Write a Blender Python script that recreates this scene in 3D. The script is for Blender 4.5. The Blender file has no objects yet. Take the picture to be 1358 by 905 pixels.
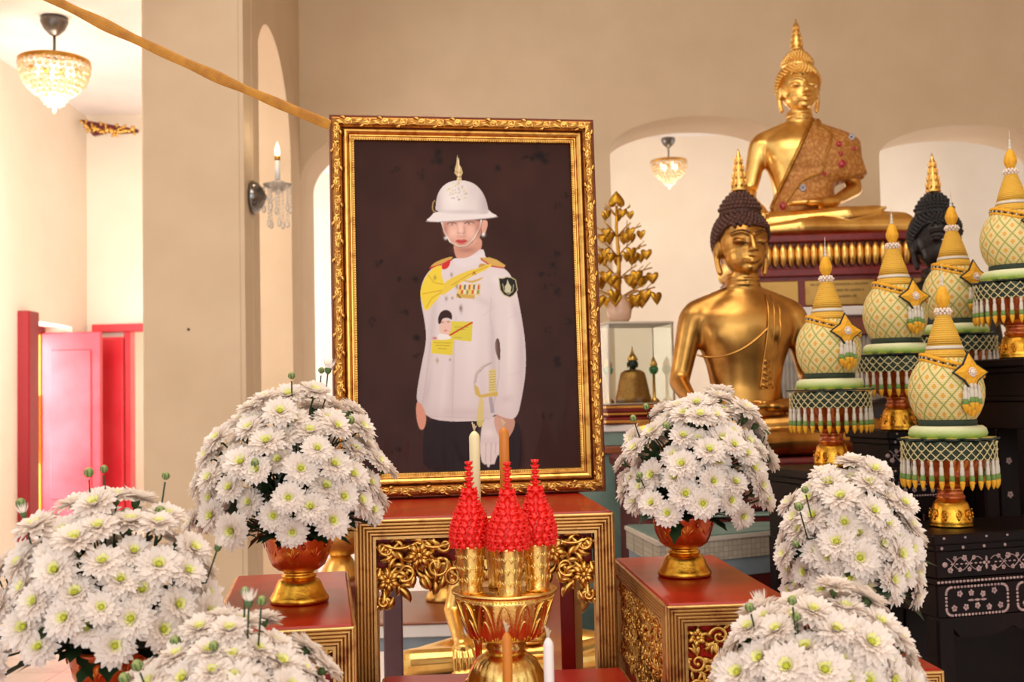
import bpy, math, random
import numpy as np
from mathutils import Vector, Matrix, Quaternion
from math import sin, cos, pi, radians, sqrt, atan2, hypot
SC = bpy.context.scene
COL = SC.collection
H = 1.40          # camera height
FPX = 1500.0      # focal length in pixels of the 1358-wide frame
random.seed(7)

# ------------------------------------------------------------------ camera
cam_data = bpy.data.cameras.new('camera')
cam = bpy.data.objects.new('camera', cam_data); COL.objects.link(cam)
CAMR = Matrix.Rotation(pi/2 + radians(2.75), 3, 'X') @ Matrix.Rotation(radians(-1.2), 3, 'Z')
cam.matrix_world = Matrix.Translation((0, 0, H)) @ CAMR.to_4x4()
cam_data.sensor_width = 36.0
cam_data.lens = FPX / 1358 * 36.0
cam_data.clip_start = 0.05
cam_data.dof.use_dof = True
cam_data.dof.focus_distance = 2.15
cam_data.dof.aperture_fstop = 7.0
SC.camera = cam

def at(px, py, Y):
    "world point seen at a pixel of the photograph, on the plane y = Y"
    d = CAMR @ Vector(((px-679)/FPX, -(py-452.5)/FPX, -1.0))
    return Vector((0, 0, H)) + d*(Y/d.y)

# ------------------------------------------------------------------ materials
def L(c):
    return tuple((v/255/12.92 if v/255 <= .04045 else ((v/255+.055)/1.055)**2.4) for v in c)

class NT:
    def __init__(s, name):
        s.m = bpy.data.materials.new(name); s.m.use_nodes = True
        s.t = s.m.node_tree; s.n = s.t.nodes; s.l = s.t.links
        s.b = s.n['Principled BSDF']
    def new(s, typ, **kw):
        n = s.n.new(typ)
        for k, v in kw.items(): setattr(n, k, v)
        return n
    def link(s, a, b): s.l.new(a, b)
    def math(s, op, a, b=None, clamp=False):
        n = s.new('ShaderNodeMath', operation=op, use_clamp=clamp)
        for i, v in enumerate((a, b)):
            if v is None: continue
            if isinstance(v, (int, float)): n.inputs[i].default_value = v
            else: s.link(v, n.inputs[i])
        return n.outputs[0]
    def mix(s, fac, a, b):
        n = s.new('ShaderNodeMix', data_type='RGBA')
        for i, v in ((0, fac), (6, a), (7, b)):
            if isinstance(v, (int, float)): n.inputs[i].default_value = v
            elif isinstance(v, (tuple, list)): n.inputs[i].default_value = (*v[:3], 1)
            else: s.link(v, n.inputs[i])
        return n.outputs[2]
    def noise(s, scale, detail=3, rough=.55, coord='Object', dist=0):
        tc = s.new('ShaderNodeTexCoord')
        n = s.new('ShaderNodeTexNoise'); n.inputs['Scale'].default_value = scale
        n.inputs['Detail'].default_value = detail; n.inputs['Roughness'].default_value = rough
        n.inputs['Distortion'].default_value = dist
        s.link(tc.outputs[coord], n.inputs['Vector']); return n.outputs['Fac']
    def ramp(s, v, lo, hi):
        n = s.new('ShaderNodeMapRange'); n.inputs[1].default_value = lo; n.inputs[2].default_value = hi
        n.clamp = True
        s.link(v, n.inputs[0]); return n.outputs[0]
    def bump(s, h, strength=.3, dist=.002):
        n = s.new('ShaderNodeBump'); n.inputs['Strength'].default_value = strength
        n.inputs['Distance'].default_value = dist
        s.link(h, n.inputs['Height']); s.link(n.outputs[0], s.b.inputs['Normal'])

def mat(name, col, rough=.5, metal=0.0, col2=None, nscale=20, nlo=.4, nhi=.65, bump=0, bscale=None, bdist=.002,
        emit=None, estr=0, trans=0, coat=0, ior=None, spec=None, alpha=None, sub=0):
    t = NT(name); b = t.b
    b.inputs['Base Color'].default_value = (*L(col), 1)
    b.inputs['Roughness'].default_value = rough; b.inputs['Metallic'].default_value = metal
    if col2 is not None:
        f = t.ramp(t.noise(nscale), nlo, nhi)
        t.link(t.mix(f, L(col), L(col2)), b.inputs['Base Color'])
    if bump: t.bump(t.noise(bscale or nscale, 4), bump, bdist)
    if emit is not None:
        b.inputs['Emission Color'].default_value = (*L(emit), 1); b.inputs['Emission Strength'].default_value = estr
    if trans: b.inputs['Transmission Weight'].default_value = trans
    if coat: b.inputs['Coat Weight'].default_value = coat; b.inputs['Coat Roughness'].default_value = .08
    if ior: b.inputs['IOR'].default_value = ior
    if spec is not None: b.inputs['Specular IOR Level'].default_value = spec
    if alpha is not None: b.inputs['Alpha'].default_value = alpha
    if sub:
        b.inputs['Subsurface Weight'].default_value = sub; b.inputs['Subsurface Radius'].default_value = (.006, .005, .004)
    return t.m

# ------------------------------------------------------------------ mesh builder
def frame_of(d):
    d = Vector(d).normalized()
    a = Vector((0, 0, 1)) if abs(d.z) < .9 else Vector((1, 0, 0))
    x = a.cross(d).normalized(); y = d.cross(x)
    return Matrix((x, y, d)).transposed()

class MB:
    def __init__(s): s.v = []; s.f = []; s.mi = []; s.sm = []; s.uv = None
    def add(s, vs, fs, M=None, mi=0, smooth=True):
        o = len(s.v)
        s.v.extend([tuple(M @ Vector(v)) for v in vs] if M is not None else [tuple(v) for v in vs])
        s.f.extend([tuple(i+o for i in f) for f in fs]); s.mi.extend([mi]*len(fs)); s.sm.extend([smooth]*len(fs))
        return s
    def join(s, q, M=None, mi=None):
        o = len(s.v)
        s.v.extend([tuple(M @ Vector(v)) for v in q.v] if M is not None else q.v)
        s.f.extend([tuple(i+o for i in f) for f in q.f]); s.mi.extend(q.mi if mi is None else [mi]*len(q.f)); s.sm.extend(q.sm)
        return s
    def box(s, c, d, b=0.0, M=None, mi=0):
        hx, hy, hz = d[0]/2, d[1]/2, d[2]/2
        b = min(b, hx*.9, hy*.9, hz*.9)
        vs, idx = [], {}
        if b <= 0:
            for x in (-1, 1):
                for y in (-1, 1):
                    for z in (-1, 1): vs.append((c[0]+x*hx, c[1]+y*hy, c[2]+z*hz))
            fs = [(0,1,3,2),(4,6,7,5),(0,4,5,1),(2,3,7,6),(0,2,6,4),(1,5,7,3)]
            return s.add(vs, fs, M, mi, False)
        for x in (-1, 1):
            for y in (-1, 1):
                for z in (-1, 1):
                    for a in range(3):
                        e = [hx-b, hy-b, hz-b]; e[a] = (hx, hy, hz)[a]
                        idx[(x, y, z, a)] = len(vs); vs.append((c[0]+x*e[0], c[1]+y*e[1], c[2]+z*e[2]))
        fs = []
        def q(*k):
            fs.append(tuple(idx[i] for i in k))
        for sx in (-1, 1):
            l = [(sx,-1,-1,0),(sx,1,-1,0),(sx,1,1,0),(sx,-1,1,0)]; q(*(l if sx > 0 else l[::-1]))
            l = [(-1,sx,-1,1),(1,sx,-1,1),(1,sx,1,1),(-1,sx,1,1)]; q(*(l[::-1] if sx > 0 else l))
            l = [(-1,-1,sx,2),(1,-1,sx,2),(1,1,sx,2),(-1,1,sx,2)]; q(*(l if sx > 0 else l[::-1]))
        for p in (-1, 1):
            for r in (-1, 1):
                q((p,r,-1,0),(p,r,-1,1),(p,r,1,1),(p,r,1,0))
                q((p,-1,r,0),(p,-1,r,2),(p,1,r,2),(p,1,r,0))
                q((-1,p,r,1),(-1,p,r,2),(1,p,r,2),(1,p,r,1))
        for x in (-1, 1):
            for y in (-1, 1):
                for z in (-1, 1): q((x,y,z,0),(x,y,z,1),(x,y,z,2))
        return s.add(vs, fs, M, mi, False)
    def lathe(s, prof, n=32, M=None, mi=0, mod=None, cap=True, uvs=False, smooth=True):
        vs, fs = [], []
        m = len(prof)
        for j, (r, z) in enumerate(prof):
            for i in range(n):
                a = 2*pi*i/n; rr = r*(mod(a, j/(m-1)) if mod else 1)
                vs.append((rr*cos(a), rr*sin(a), z))
        for j in range(m-1):
            for i in range(n):
                k = (i+1) % n
                fs.append((j*n+i, j*n+k, (j+1)*n+k, (j+1)*n+i))
        if cap:
            fs.append(tuple(range(n))[::-1]); fs.append(tuple((m-1)*n+i for i in range(n)))
        return s.add(vs, fs, M, mi, smooth)
    def tube(s, pts, rad, n=8, closed=False, M=None, mi=0, flat=1.0, cap=True, up=None):
        pts = [Vector(p) for p in pts]; k = len(pts)
        R = rad if callable(rad) else (lambda t: rad)
        vs, fs = [], []
        X = None
        for i, p in enumerate(pts):
            if closed: d = pts[(i+1) % k]-pts[i-1]
            else: d = pts[min(i+1, k-1)]-pts[max(i-1, 0)]
            if d.length < 1e-9: d = Vector((0, 0, 1))
            d.normalize()
            if up is not None: Y = Vector(up)
            elif X is None: Y = Vector((0, 0, 1)) if abs(d.z) < .9 else Vector((1, 0, 0))
            else: Y = d.cross(X)
            X = Y.cross(d)
            if X.length < 1e-6: X = Vector((1, 0, 0)).cross(d)
            X.normalize(); Y = d.cross(X)
            r = R(i/max(1, k-1))
            for q in range(n):
                a = 2*pi*q/n; vs.append(p+X*(r*cos(a))+Y*(r*flat*sin(a)))
        for i in range(k if closed else k-1):
            o, o2 = i*n, ((i+1) % k)*n
            for q in range(n): fs.append((o+q, o+(q+1) % n, o2+(q+1) % n, o2+q))
        if cap and not closed:
            fs.append(tuple(range(n))[::-1]); fs.append(tuple((k-1)*n+q for q in range(n)))
        return s.add(vs, fs, M, mi, True)
    def ell(s, c, r, nu=12, nv=8, M=None, mi=0):
        if isinstance(r, (int, float)): r = (r, r, r)
        vs = [(c[0], c[1], c[2]-r[2])]; fs = []
        for j in range(1, nv):
            t = -pi/2+pi*j/nv
            for i in range(nu):
                a = 2*pi*i/nu; vs.append((c[0]+r[0]*cos(t)*cos(a), c[1]+r[1]*cos(t)*sin(a), c[2]+r[2]*sin(t)))
        vs.append((c[0], c[1], c[2]+r[2])); e = len(vs)-1
        for i in range(nu):
            k = (i+1) % nu
            fs.append((0, 1+k, 1+i)); fs.append((e, 1+(nv-2)*nu+i, 1+(nv-2)*nu+k))
            for j in range(nv-2): fs.append((1+j*nu+i, 1+j*nu+k, 1+(j+1)*nu+k, 1+(j+1)*nu+i))
        return s.add(vs, fs, M, mi, True)
    def cap(s, a, b, ra, rb, n=14):
        "tapered capsule"
        a, b = Vector(a), Vector(b); Ro = frame_of(b-a).to_4x4(); l = (b-a).length
        prof = [(ra*cos(t), ra*sin(t)) for t in [-pi/2+1e-3+pi/2*i/4 for i in range(5)]] + \
               [(rb*cos(t), l+rb*sin(t)) for t in [pi/2*i/4-1e-3*(i == 4) for i in range(5)]]
        return s.lathe(prof, n, Matrix.Translation(a) @ Ro)
    def prism(s, poly, z0, z1, M=None, mi=0, smooth=False):
        n = len(poly)
        vs = [(x, y, z0) for x, y in poly]+[(x, y, z1) for x, y in poly]
        fs = [tuple(range(n))[::-1], tuple(range(n, 2*n))]+[(i, (i+1) % n, n+(i+1) % n, n+i) for i in range(n)]
        return s.add(vs, fs, M, mi, smooth)
    def sweep(s, prof, path, closed=False, mi=0, M=None, smooth=False):
        "prof: list of (inward offset, depth); path(o) -> list of (x,z) at that inward offset; builds in the XZ plane"
        rows = [[(x, y, z) for x, z in path(o)] for o, y in prof]
        k = len(rows[0]); vs = [p for r in rows for p in r]; fs = []
        for j in range(len(rows)-1):
            for i in range(k if closed else k-1):
                a, b = j*k+i, j*k+(i+1) % k
                fs.append((a, b, b+k, a+k))
        return s.add(vs, fs, M, mi, smooth)
    def grid(s, fn, nu, nv, M=None, mi=0, closed_u=False, smooth=True):
        vs = [fn(i/(nu if closed_u else nu-1), j/(nv-1)) for j in range(nv) for i in range(nu)]; fs = []
        for j in range(nv-1):
            for i in range(nu if closed_u else nu-1):
                k = (i+1) % nu
                fs.append((j*nu+i, j*nu+k, (j+1)*nu+k, (j+1)*nu+i))
        return s.add(vs, fs, M, mi, smooth)
    def mesh(s, name, mats):
        me = bpy.data.meshes.new(name); me.from_pydata(s.v, [], s.f)
        for m in (mats if isinstance(mats, (list, tuple)) else [mats]): me.materials.append(m)
        me.polygons.foreach_set('material_index', s.mi); me.polygons.foreach_set('use_smooth', s.sm)
        me.validate(); me.update(); return me
    def build(s, name, mats, parent=None, loc=(0, 0, 0), rot=None):
        return put(name, s.mesh(name, mats), parent, loc, rot)

def put(name, me, parent=None, loc=(0, 0, 0), rot=None):
    o = bpy.data.objects.new(name, me); COL.objects.link(o); o.parent = parent; o.location = loc
    if rot is not None: o.rotation_euler = rot
    return o

def tag(o, label=None, cat=None, group=None, kind=None):
    if label: o['label'] = label
    if cat: o['category'] = cat
    if group: o['group'] = group
    if kind: o['kind'] = kind
    return o
def thing(name, label, cat, loc=(0, 0, 0), rotz=0, group=None, scale=1):
    o = bpy.data.objects.new(name, None); COL.objects.link(o); o.empty_display_size = .05
    o.location = loc; o.rotation_euler = (0, 0, rotz); o.scale = (scale,)*3
    return tag(o, label, cat, group)
def struct(mb, name, m):
    return tag(mb.build(name, m), kind='structure')
def dup(root, loc, rotz=0, label=None, scale=None):
    r = root.copy(); COL.objects.link(r); r.location = loc; r.rotation_euler = (0, 0, rotz)
    if scale: r.scale = (scale,)*3
    if label: r['label'] = label
    for ch in root.children:
        c = ch.copy(); COL.objects.link(c); c.parent = r
        for g in ch.children:
            d = g.copy(); COL.objects.link(d); d.parent = c
    return r
def TR(loc=(0, 0, 0), rz=0, s=1, rx=0, ry=0):
    return Matrix.Translation(loc) @ Matrix.Rotation(rz, 4, 'Z') @ Matrix.Rotation(ry, 4, 'Y') @ Matrix.Rotation(rx, 4, 'X') @ Matrix.Scale(s, 4)

# ------------------------------------------------------------------ shared materials
def gold_mat(name, col, rough=.3, wear=None, wscale=60, bscale=90, bump=.25, lo=.5, hi=.72, bd=.0015, metal=1.0):
    return mat(name, col, rough, metal, wear, wscale, lo, hi, bump, bscale, bd)
GOLD_FRAME = gold_mat('gold_frame', (232, 184, 98), .32, (186, 124, 56), 45, 160, .25)
GOLD_RIDGE = gold_mat('gold_ridge', (212, 170, 108), .42, (150, 80, 50), 26, 220, .3, .55, .75)
GOLD_CARVE = gold_mat('gold_carving', (242, 196, 106), .33, (190, 130, 62), 60, 200, .3, .5, .75)
GOLD_TRAY = gold_mat('gold_tray', (246, 208, 124), .2, (222, 150, 92), 30, 300, .25)
GOLD_PHAN = gold_mat('gold_foot', (236, 176, 62), .26, (180, 104, 24), 40, 220, .35)
AMBER_PHAN = mat('amber_bowl', (200, 78, 24), .28, .7, (232, 142, 40), 48, .52, .7, .35, 130, .002, coat=.5)
GOLD_STATUE = gold_mat('gilded_statue', (244, 200, 116), .3, (218, 162, 82), 9, 30, .06, .45, .7, .004)
BRONZE_STATUE = gold_mat('bronze_gilding', (208, 158, 84), .3, (140, 92, 44), 6, 26, .08, .47, .72, .004)
RED_WOOD = mat('red_lacquer', (168, 28, 14), .32, 0, (146, 20, 12), 14, .4, .7, .1, 90, .0006, coat=.06, spec=.3)
DARK_RED = mat('dark_red_paint', (104, 12, 16), .5, 0, (80, 8, 12), 18)
WALL = mat('cream_plaster', (219, 195, 164), .7, 0, (211, 186, 154), 2.5, .35, .7, .08, 30, .002)
WALL_LIGHT = mat('pale_plaster', (238, 226, 208), .7, 0, (232, 219, 200), 2.0, .35, .7, .06, 30, .002)
CEIL = mat('white_plaster', (236, 228, 224), .75, 0, (230, 222, 218), 3)
# ================================================================== ROOM
def arch_wall(u0, u1, z0, z1, thick, arches, to, na=28):
    """wall in the (u, w, z) frame, w from 0 (near face) to thick; arches: (ul, ur, spring_z, apex_u, apex_z); to(u,w,z)->world"""
    cols = []      # (ua, zlow_a, ub, zlow_b)
    mb = MB(); u = u0
    def top(a, x):
        ul, ur, zs, ua, za = a
        t = (x-ua)/((ua-ul) if x < ua else (ur-ua))
        return zs+(za-zs)*sqrt(max(0, 1-t*t))
    for a in sorted(arches):
        if a[0] > u+1e-6: cols.append((u, None, a[0], None, None))
        xs = [a[3]+(a[0]-a[3])*cos(pi/2*i/na) for i in range(na+1)]
        xs += [a[3]+(a[1]-a[3])*sin(pi/2*i/na) for i in range(1, na+1)]
        for p, q in zip(xs[:-1], xs[1:]): cols.append((p, top(a, p), q, top(a, q), a))
        u = a[1]
    if u < u1-1e-6: cols.append((u, None, u1, None, None))
    for p, zp, q, zq, a in cols:
        zp = z0 if a is None else zp; zq = z0 if a is None else zq
        P = [to(p, 0, zp), to(q, 0, zq), to(q, 0, z1), to(p, 0, z1), to(p, thick, zp), to(q, thick, zq), to(q, thick, z1), to(p, thick, z1)]
        fs = [(0,1,2,3), (4,7,6,5), (3,2,6,7)]
        if a is not None: fs.append((0,4,5,1))
        mb.add(P, fs, smooth=False)
    for a in arches:
        for x in (a[0], a[1]):
            mb.add([to(x, 0, z0), to(x, thick, z0), to(x, thick, a[2]), to(x, 0, a[2])], [(0,1,2,3)], smooth=False)
    for x in (u0, u1):
        mb.add([to(x, 0, z0), to(x, thick, z0), to(x, thick, z1), to(x, 0, z1)], [(0,1,2,3)], smooth=False)
    return mb
YB = 7.6
XS = -1.41
struct(arch_wall(XS-.02, 4.6, 0, 5.0, .5,
    [(XS+.001, .385, 2.87, -.51, 3.32), (.69, 1.905, 3.04, 1.29, 3.27), (2.513, 3.72, 2.965, 3.1, 3.17)],
    lambda u, w, z: (u, YB+w, z)), 'wall_back', WALL)
# left arcade: front pier, arch, then the back corner
struct(arch_wall(5.98, YB+.5, 0, 5.0, .22, [(6.2, 7.27, 2.9, 6.62, 3.62)],
    lambda u, w, z: (XS-w, u, z)), 'wall_arcade', WALL)
pier = MB(); pier.box((-1.69, 6.20, 2.5), (.53, .45, 5.0), .012)
pier.box((XS-.02, 6.19, 2.5), (.045, .05, 5.0), .006)
struct(pier, 'wall_pier', WALL)
# outer side aisle on the left
ZC = 3.65; XL = -3.28
lw = MB()
WY0, WY1, WZ0, WZ1 = 7.52, 8.42, .55, 1.98
for c, d in [((XL-.2, (1.0+WY0)/2, 1.9), (.4, WY0-1.0, 3.8)), ((XL-.2, (WY1+8.72)/2, 1.9), (.4, 8.72-WY1, 3.8)),
             ((XL-.2, (WY0+WY1)/2, WZ0/2), (.4, WY1-WY0, WZ0)), ((XL-.2, (WY0+WY1)/2, (WZ1+3.8)/2), (.4, WY1-WY0, 3.8-WZ1))]:
    lw.box(c, d)
struct(lw, 'wall_left', WALL_LIGHT)
ew = MB()
BX0, BX1 = -2.955, -2.5
ew.box(((XL-.4+BX0)/2, 8.92, 1.9), (BX0-XL+.4, .4, 3.8)); ew.box((-2.45, 8.92, 1.9), (.1, .4, 3.8))
ew.box(((BX0+BX1)/2, 8.92, (WZ1+3.8)/2), (BX1-BX0, .4, 3.8-WZ1)); ew.box(((BX0+BX1)/2, 8.92, .275), (BX1-BX0, .4, .55))
struct(ew, 'wall_aisle_end', WALL_LIGHT)
rw = MB(); rw.box((2.0, 11.3, 2.0), (9.6, .2, 4.0)); struct(rw, 'wall_rear', WALL_LIGHT)
c = MB(); c.box((-2.515, 6.0, ZC+.05), (1.75, 11.0, .1)); c.box((2.7, 9.7, ZC+.35), (7.9, 3.4, .1)); struct(c, 'ceiling_aisle', CEIL)
c = MB(); c.box((1.6, 3.0, 5.05), (6.5, 10.2, .1)); struct(c, 'ceiling', WALL)
rs = MB(); rs.box((4.7, 4.2, 2.5), (.2, 7.0, 5.0)); struct(rs, 'wall_right', WALL)
# floor: pale marble tiles
t = NT('marble_floor')
tc = t.new('ShaderNodeTexCoord'); br = t.new('ShaderNodeTexBrick'); br.offset = 0
br.inputs['Scale'].default_value = 1.0; br.inputs['Brick Width'].default_value = .6; br.inputs['Row Height'].default_value = .6
br.inputs['Mortar Size'].default_value = .003
t.link(tc.outputs['Object'], br.inputs['Vector'])
f = t.ramp(t.noise(2.2, 6, .65, dist=1.2), .42, .7)
cA = t.mix(f, L((236, 224, 220)), L((214, 202, 200)))
t.link(t.mix(br.outputs['Fac'], cA, L((186, 170, 164))), t.b.inputs['Base Color'])
t.b.inputs['Roughness'].default_value = .22
fl = MB(); fl.box((.6, 4.5, -.05), (12, 14, .1)); struct(fl, 'floor', t.m)

# windows with red shutters
REDW = mat('red_shutter', (210, 40, 52), .3, 0, (222, 70, 80), 3, .35, .75, .05, 20, .002)
DREDW = mat('dark_red_frame', (134, 14, 24), .4)
YELW = mat('yellow_edge', (206, 158, 40), .45)
w = MB()
w.box((XL-.02, WY0+.05, (WZ0+WZ1)/2), (.2, .16, WZ1-WZ0+.1), .008)
w.box((XL-.3, (WY0+WY1)/2, WZ1-.03), (.2, WY1-WY0, .06), .005); w.box((XL-.3, (WY0+WY1)/2, WZ0+.03), (.2, WY1-WY0, .06), .005)
win1 = struct(w, 'window_1', DREDW)
sh = MB(); sh.box((0, 0, 0), (.44, .04, WZ1-WZ0-.07), .006)
sh.box((0, -.024, .0), (.30, .012, 1.1), .005)
s1 = sh.build('shutter', REDW, win1, (XL+.02, WY1-.05, (WZ0+WZ1)/2-.01))
e_ = MB(); e_.box((0, 0, 0), (.022, .05, WZ1-WZ0-.05), .004); e_.box((.0, -.03, -.03), (.016, .016, .5), .004)
e_.build('shutter_edge', YELW, s1, (-.231, -.01, 0))
w2 = MB(); w2.box((BX0-.005, 8.74, (WZ0+WZ1)/2), (.05, .12, WZ1-WZ0), .006); w2.box((-2.86, 8.70, WZ1-.0), (.72, .10, .06), .006)
w2.box(((BX0+BX1)/2, 8.78, WZ0+.02), (BX1-BX0, .2, .06), .006)
win2 = struct(w2, 'window_2', REDW)
s2 = MB(); s2.box((0, 0, 0), (.25, .035, WZ1-WZ0-.1), .005)
s2.build('shutter', REDW, win2, (-3.10, 8.66, (WZ0+WZ1)/2-.02), (0, 0, radians(-8)))
sill = MB(); sill.box((XL-.1, (WY0+WY1)/2, WZ0-.015), (.5, WY1-WY0, .05), .006); sill.build('window_sill', CEIL, win1)

# carved bracket high in the corner of the aisle
def leaf_mesh(mb, base, ang, Ln, w, M=None, bend=.5, hgt=.3, n=7):
    "raised carved leaf in the XZ plane, relief toward -y"
    rows = []
    x, z, a = base[0], base[1], ang
    for i in range(n+1):
        t = i/n; ww = w*sin(pi*min(1, t*.92+.08))**.8
        nx, nz = -sin(a), cos(a)
        rows.append(((x-nx*ww, 0, z-nz*ww), (x, -ww*hgt*2-.0008, z), (x+nx*ww, 0, z+nz*ww)))
        x += cos(a)*Ln/n; z += sin(a)*Ln/n; a += bend/n
    vs = [p for r in rows for p in r]; fs = []
    for i in range(n):
        for k in (0, 1):
            fs.append((i*3+k, i*3+k+1, i*3+k+4, i*3+k+3))
        fs.append((i*3+2, i*3, i*3+3, i*3+5))
    mb.add(vs, fs, M)
def spiral(mb, c, r0, turns, sgn, a0, th, M=None, n=22, tail=None):
    pts = []
    if tail: pts.append((tail[0], -th*.3, tail[1]))
    for i in range(n+1):
        t = i/n; r = r0*(1-.82*t); a = a0+sgn*turns*2*pi*t
        pts.append((c[0]+r*cos(a), -th*.5, c[1]+r*sin(a)))
    mb.tube(pts, lambda t: th*(1-.55*t), 6, M=M, up=(0, 1, 0))
    mb.ell((pts[-1][0], -th*.8, pts[-1][2]), th*.95, 6, 4, M=M)
def rosette(mb, c, r, M=None, k=6, rot=0):
    for ring, (rr, kk, wf) in enumerate(((r, k, .36), (r*.62, k, .26))):
        for i in range(kk):
            a = rot+2*pi*(i+.5*ring)/kk
            m2 = Matrix.Translation((0, -.002-.003*ring, 0))
            leaf_mesh(mb, (c[0]+cos(a)*r*.12, c[1]+sin(a)*r*.12), a, rr*.9, rr*wf, (M @ m2 if M is not None else m2), bend=.25, hgt=.35, n=5)
    mb.ell((c[0], -.008-r*.1, c[1]), (r*.2, r*.16, r*.2), 8, 6, M=M)
br_ = thing('wall_mounted_carving', 'small red and gold carved ornament high in the aisle corner', 'carving', at(108, 160, 8.55))
p0 = MB(); p0.prism([(0, 0), (.44, -.085), (.436, -.105), (.30, -.112), (.22, -.100), (.10, -.125), (.06, -.07)], 0, .04, Matrix.Rotation(pi/2, 4, 'X'))
p0.build('backing', DARK_RED, br_)
p0 = MB()
rb_ = random.Random(2)
for i in range(46):
    x = .03+.385*i/45; top_ = -.195*x-.014; bot = -.118+.02*abs(sin(x*11)); z = top_+(bot-top_)*rb_.random()
    if x < .06: z = top_-.01
    leaf_mesh(p0, (x, z), rb_.uniform(-3.1, 3.1), .042, .012, Matrix.Translation((0, -.042, 0)), bend=rb_.choice((-1.2, 1.2)))
p0.build('gilded_scroll', GOLD_CARVE, br_)

# cable on the marble floor
cb = MB()
pts = [at(-60, 885, 4.6)]
cpx = [(-60, 905), (0, 868), (28, 856), (60, 851), (100, 850), (160, 848), (230, 846)]
pts = []
for px, py in cpx:
    d = CAMR @ Vector(((px-679)/FPX, -(py-452.5)/FPX, -1)); P = Vector((0, 0, H))+d*((.012-H)/d.z); pts.append(P)
cb.tube(pts, .011, 8)
tag(cb.build('power_cable', mat('grey_cable', (104, 108, 106), .5)), 'grey cable lying across the white marble floor', 'cable')

np_ = at(250, 437, 5.972); nl = MB(); nl.lathe([(.001, 0), (.004, 0), (.0075, .006), (.006, .009), (.001, .010)], 10, TR(rx=pi/2))
tag(nl.build('wall_nail', mat('dark_nail', (60, 44, 36), .5), None, (np_.x, 5.9752, np_.z)), 'small dark nail in the pale pillar at left', 'nail')
# ================================================================== LAMPS
STEEL = mat('dark_steel', (110, 104, 100), .3, .9)
BRASS = gold_mat('brass_ring', (190, 140, 60), .3)
CRYS = mat('crystal', (250, 244, 236), .06, 0, trans=.75, ior=1.45)
CRYS_WARM = mat('crystal_lit', (255, 236, 204), .12, 0, trans=.55, ior=1.45, emit=(255, 214, 150), estr=.04)
BULB = mat('bulb_glow', (255, 240, 210), .3, emit=(255, 226, 170), estr=3.5)
def chandelier(label, loc, s, group='small crystal chandeliers'):
    t = thing('chandelier', label, 'chandelier', loc, 0, group, s)      # loc: ceiling point; built downwards, unit size
    m = MB(); m.lathe([(.015, 0), (.075, -.004), (.078, -.03), (.06, -.07), (.025, -.105), (.012, -.11), (.001, -.111)], 20); m.build('ceiling_cap', STEEL, t)
    m = MB(); m.tube([(0, 0, -.1), (0, 0, -.25)], .009, 8); m.build('stem', STEEL, t)
    m = MB(); m.lathe([(.19, -.25), (.2, -.255), (.2, -.28), (.188, -.282), (.186, -.255)], 36, cap=False)
    for k in range(3):
        a = 2*pi*k/3; m.tube([(0, 0, -.245), (.19*cos(a), .19*sin(a), -.262)], .006, 6)
    m.build('ring', BRASS, t)
    for nm, R, z0, rows, nn, rb in (('bead_basket', .19, -.285, 8, 30, .0145), ('bead_pendant', .07, -.455, 4, 12, .012)):
        m = MB()
        for j in range(rows):
            th = j/(rows)*pi/2*.93; r = R*cos(th); z = z0-R*1.0*sin(th)
            n = max(5, int(nn*cos(th)))
            for i in range(n):
                a = 2*pi*(i+.5*(j % 2))/n; m.ell((r*cos(a), r*sin(a), z), (rb, rb, rb*1.1), 8, 6)
        if nm == 'bead_pendant': m.ell((0, 0, z0-.085), (.012, .012, .028), 8, 6)
        m.build(nm, CRYS_WARM, t)
    for k in range(4):
        a = 2*pi*k/4+.4; m = MB(); m.ell((.085*cos(a), .085*sin(a), -.32), (.026, .026, .036), 12, 8); m.build('bulb', BULB, t)
    return t
P = at(72, 15, 6.47); chandelier('lit crystal chandelier over the side aisle, left of the pillar', (P.x, P.y, ZC), 1.0)
P = at(886, 183, 10.2); chandelier('lit crystal chandelier seen through the arch left of the large seated statue', (P.x, P.y, P.z), .83)
for px, py, Y, e in ((77, 62, 6.47, 24), (888, 208, 10.2, 10)):
    l = bpy.data.lights.new('chandelier_light', 'POINT'); l.energy = e; l.color = (1, .88, .72); l.shadow_soft_size = .1
    o = bpy.data.objects.new('chandelier_light', l); COL.objects.link(o); o.location = at(px, py+8, Y)-Vector((0, 0, .3))

# wall sconce on the pier's inner face
sp = at(335, 262, 6.14)
sc = thing('wall_sconce', 'crystal wall sconce with a candle bulb beside the tall arch', 'wall lamp', (XS+.004, sp.y, sp.z), 0, None, 1.05)
m = MB(); m.lathe([(.085, 0), (.09, .012), (.075, .035), (.05, .055), (.02, .07), (.004, .08)], 24, TR(ry=pi/2)); m.build('wall_plate', mat('steel_plate', (140, 138, 138), .18, 1), sc)
m = MB(); m.tube([(.06, 0, 0), (.10, 0, -.02), (.13, 0, 0), (.135, 0, .03)], .008, 8); m.build('arm', CRYS, sc)
m = MB(); m.lathe([(.012, .02), (.04, .035), (.074, .06), (.077, .065), (.04, .05), (.014, .04), (.016, .06), (.03, .075), (.033, .08), (.016, .078), (.014, .09), (.001, .09)], 20, TR((.135, 0, 0))); m.build('drip_cup', CRYS, sc)
m = MB(); m.lathe([(.014, .09), (.014, .19), (.001, .19)], 14, TR((.135, 0, 0))); m.build('candle_tube', mat('white_glass', (240, 240, 236), .2), sc)
m = MB(); m.lathe([(.013, .19), (.015, .2), (.013, .215), (.001, .216)], 14, TR((.135, 0, 0))); m.build('bulb_socket', BRASS, sc)
m = MB(); m.lathe([(.009, .21), (.015, .23), (.013, .25), (.006, .275), (.001, .29)], 14, TR((.135, 0, 0))); m.build('bulb', BULB, sc)
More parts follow.
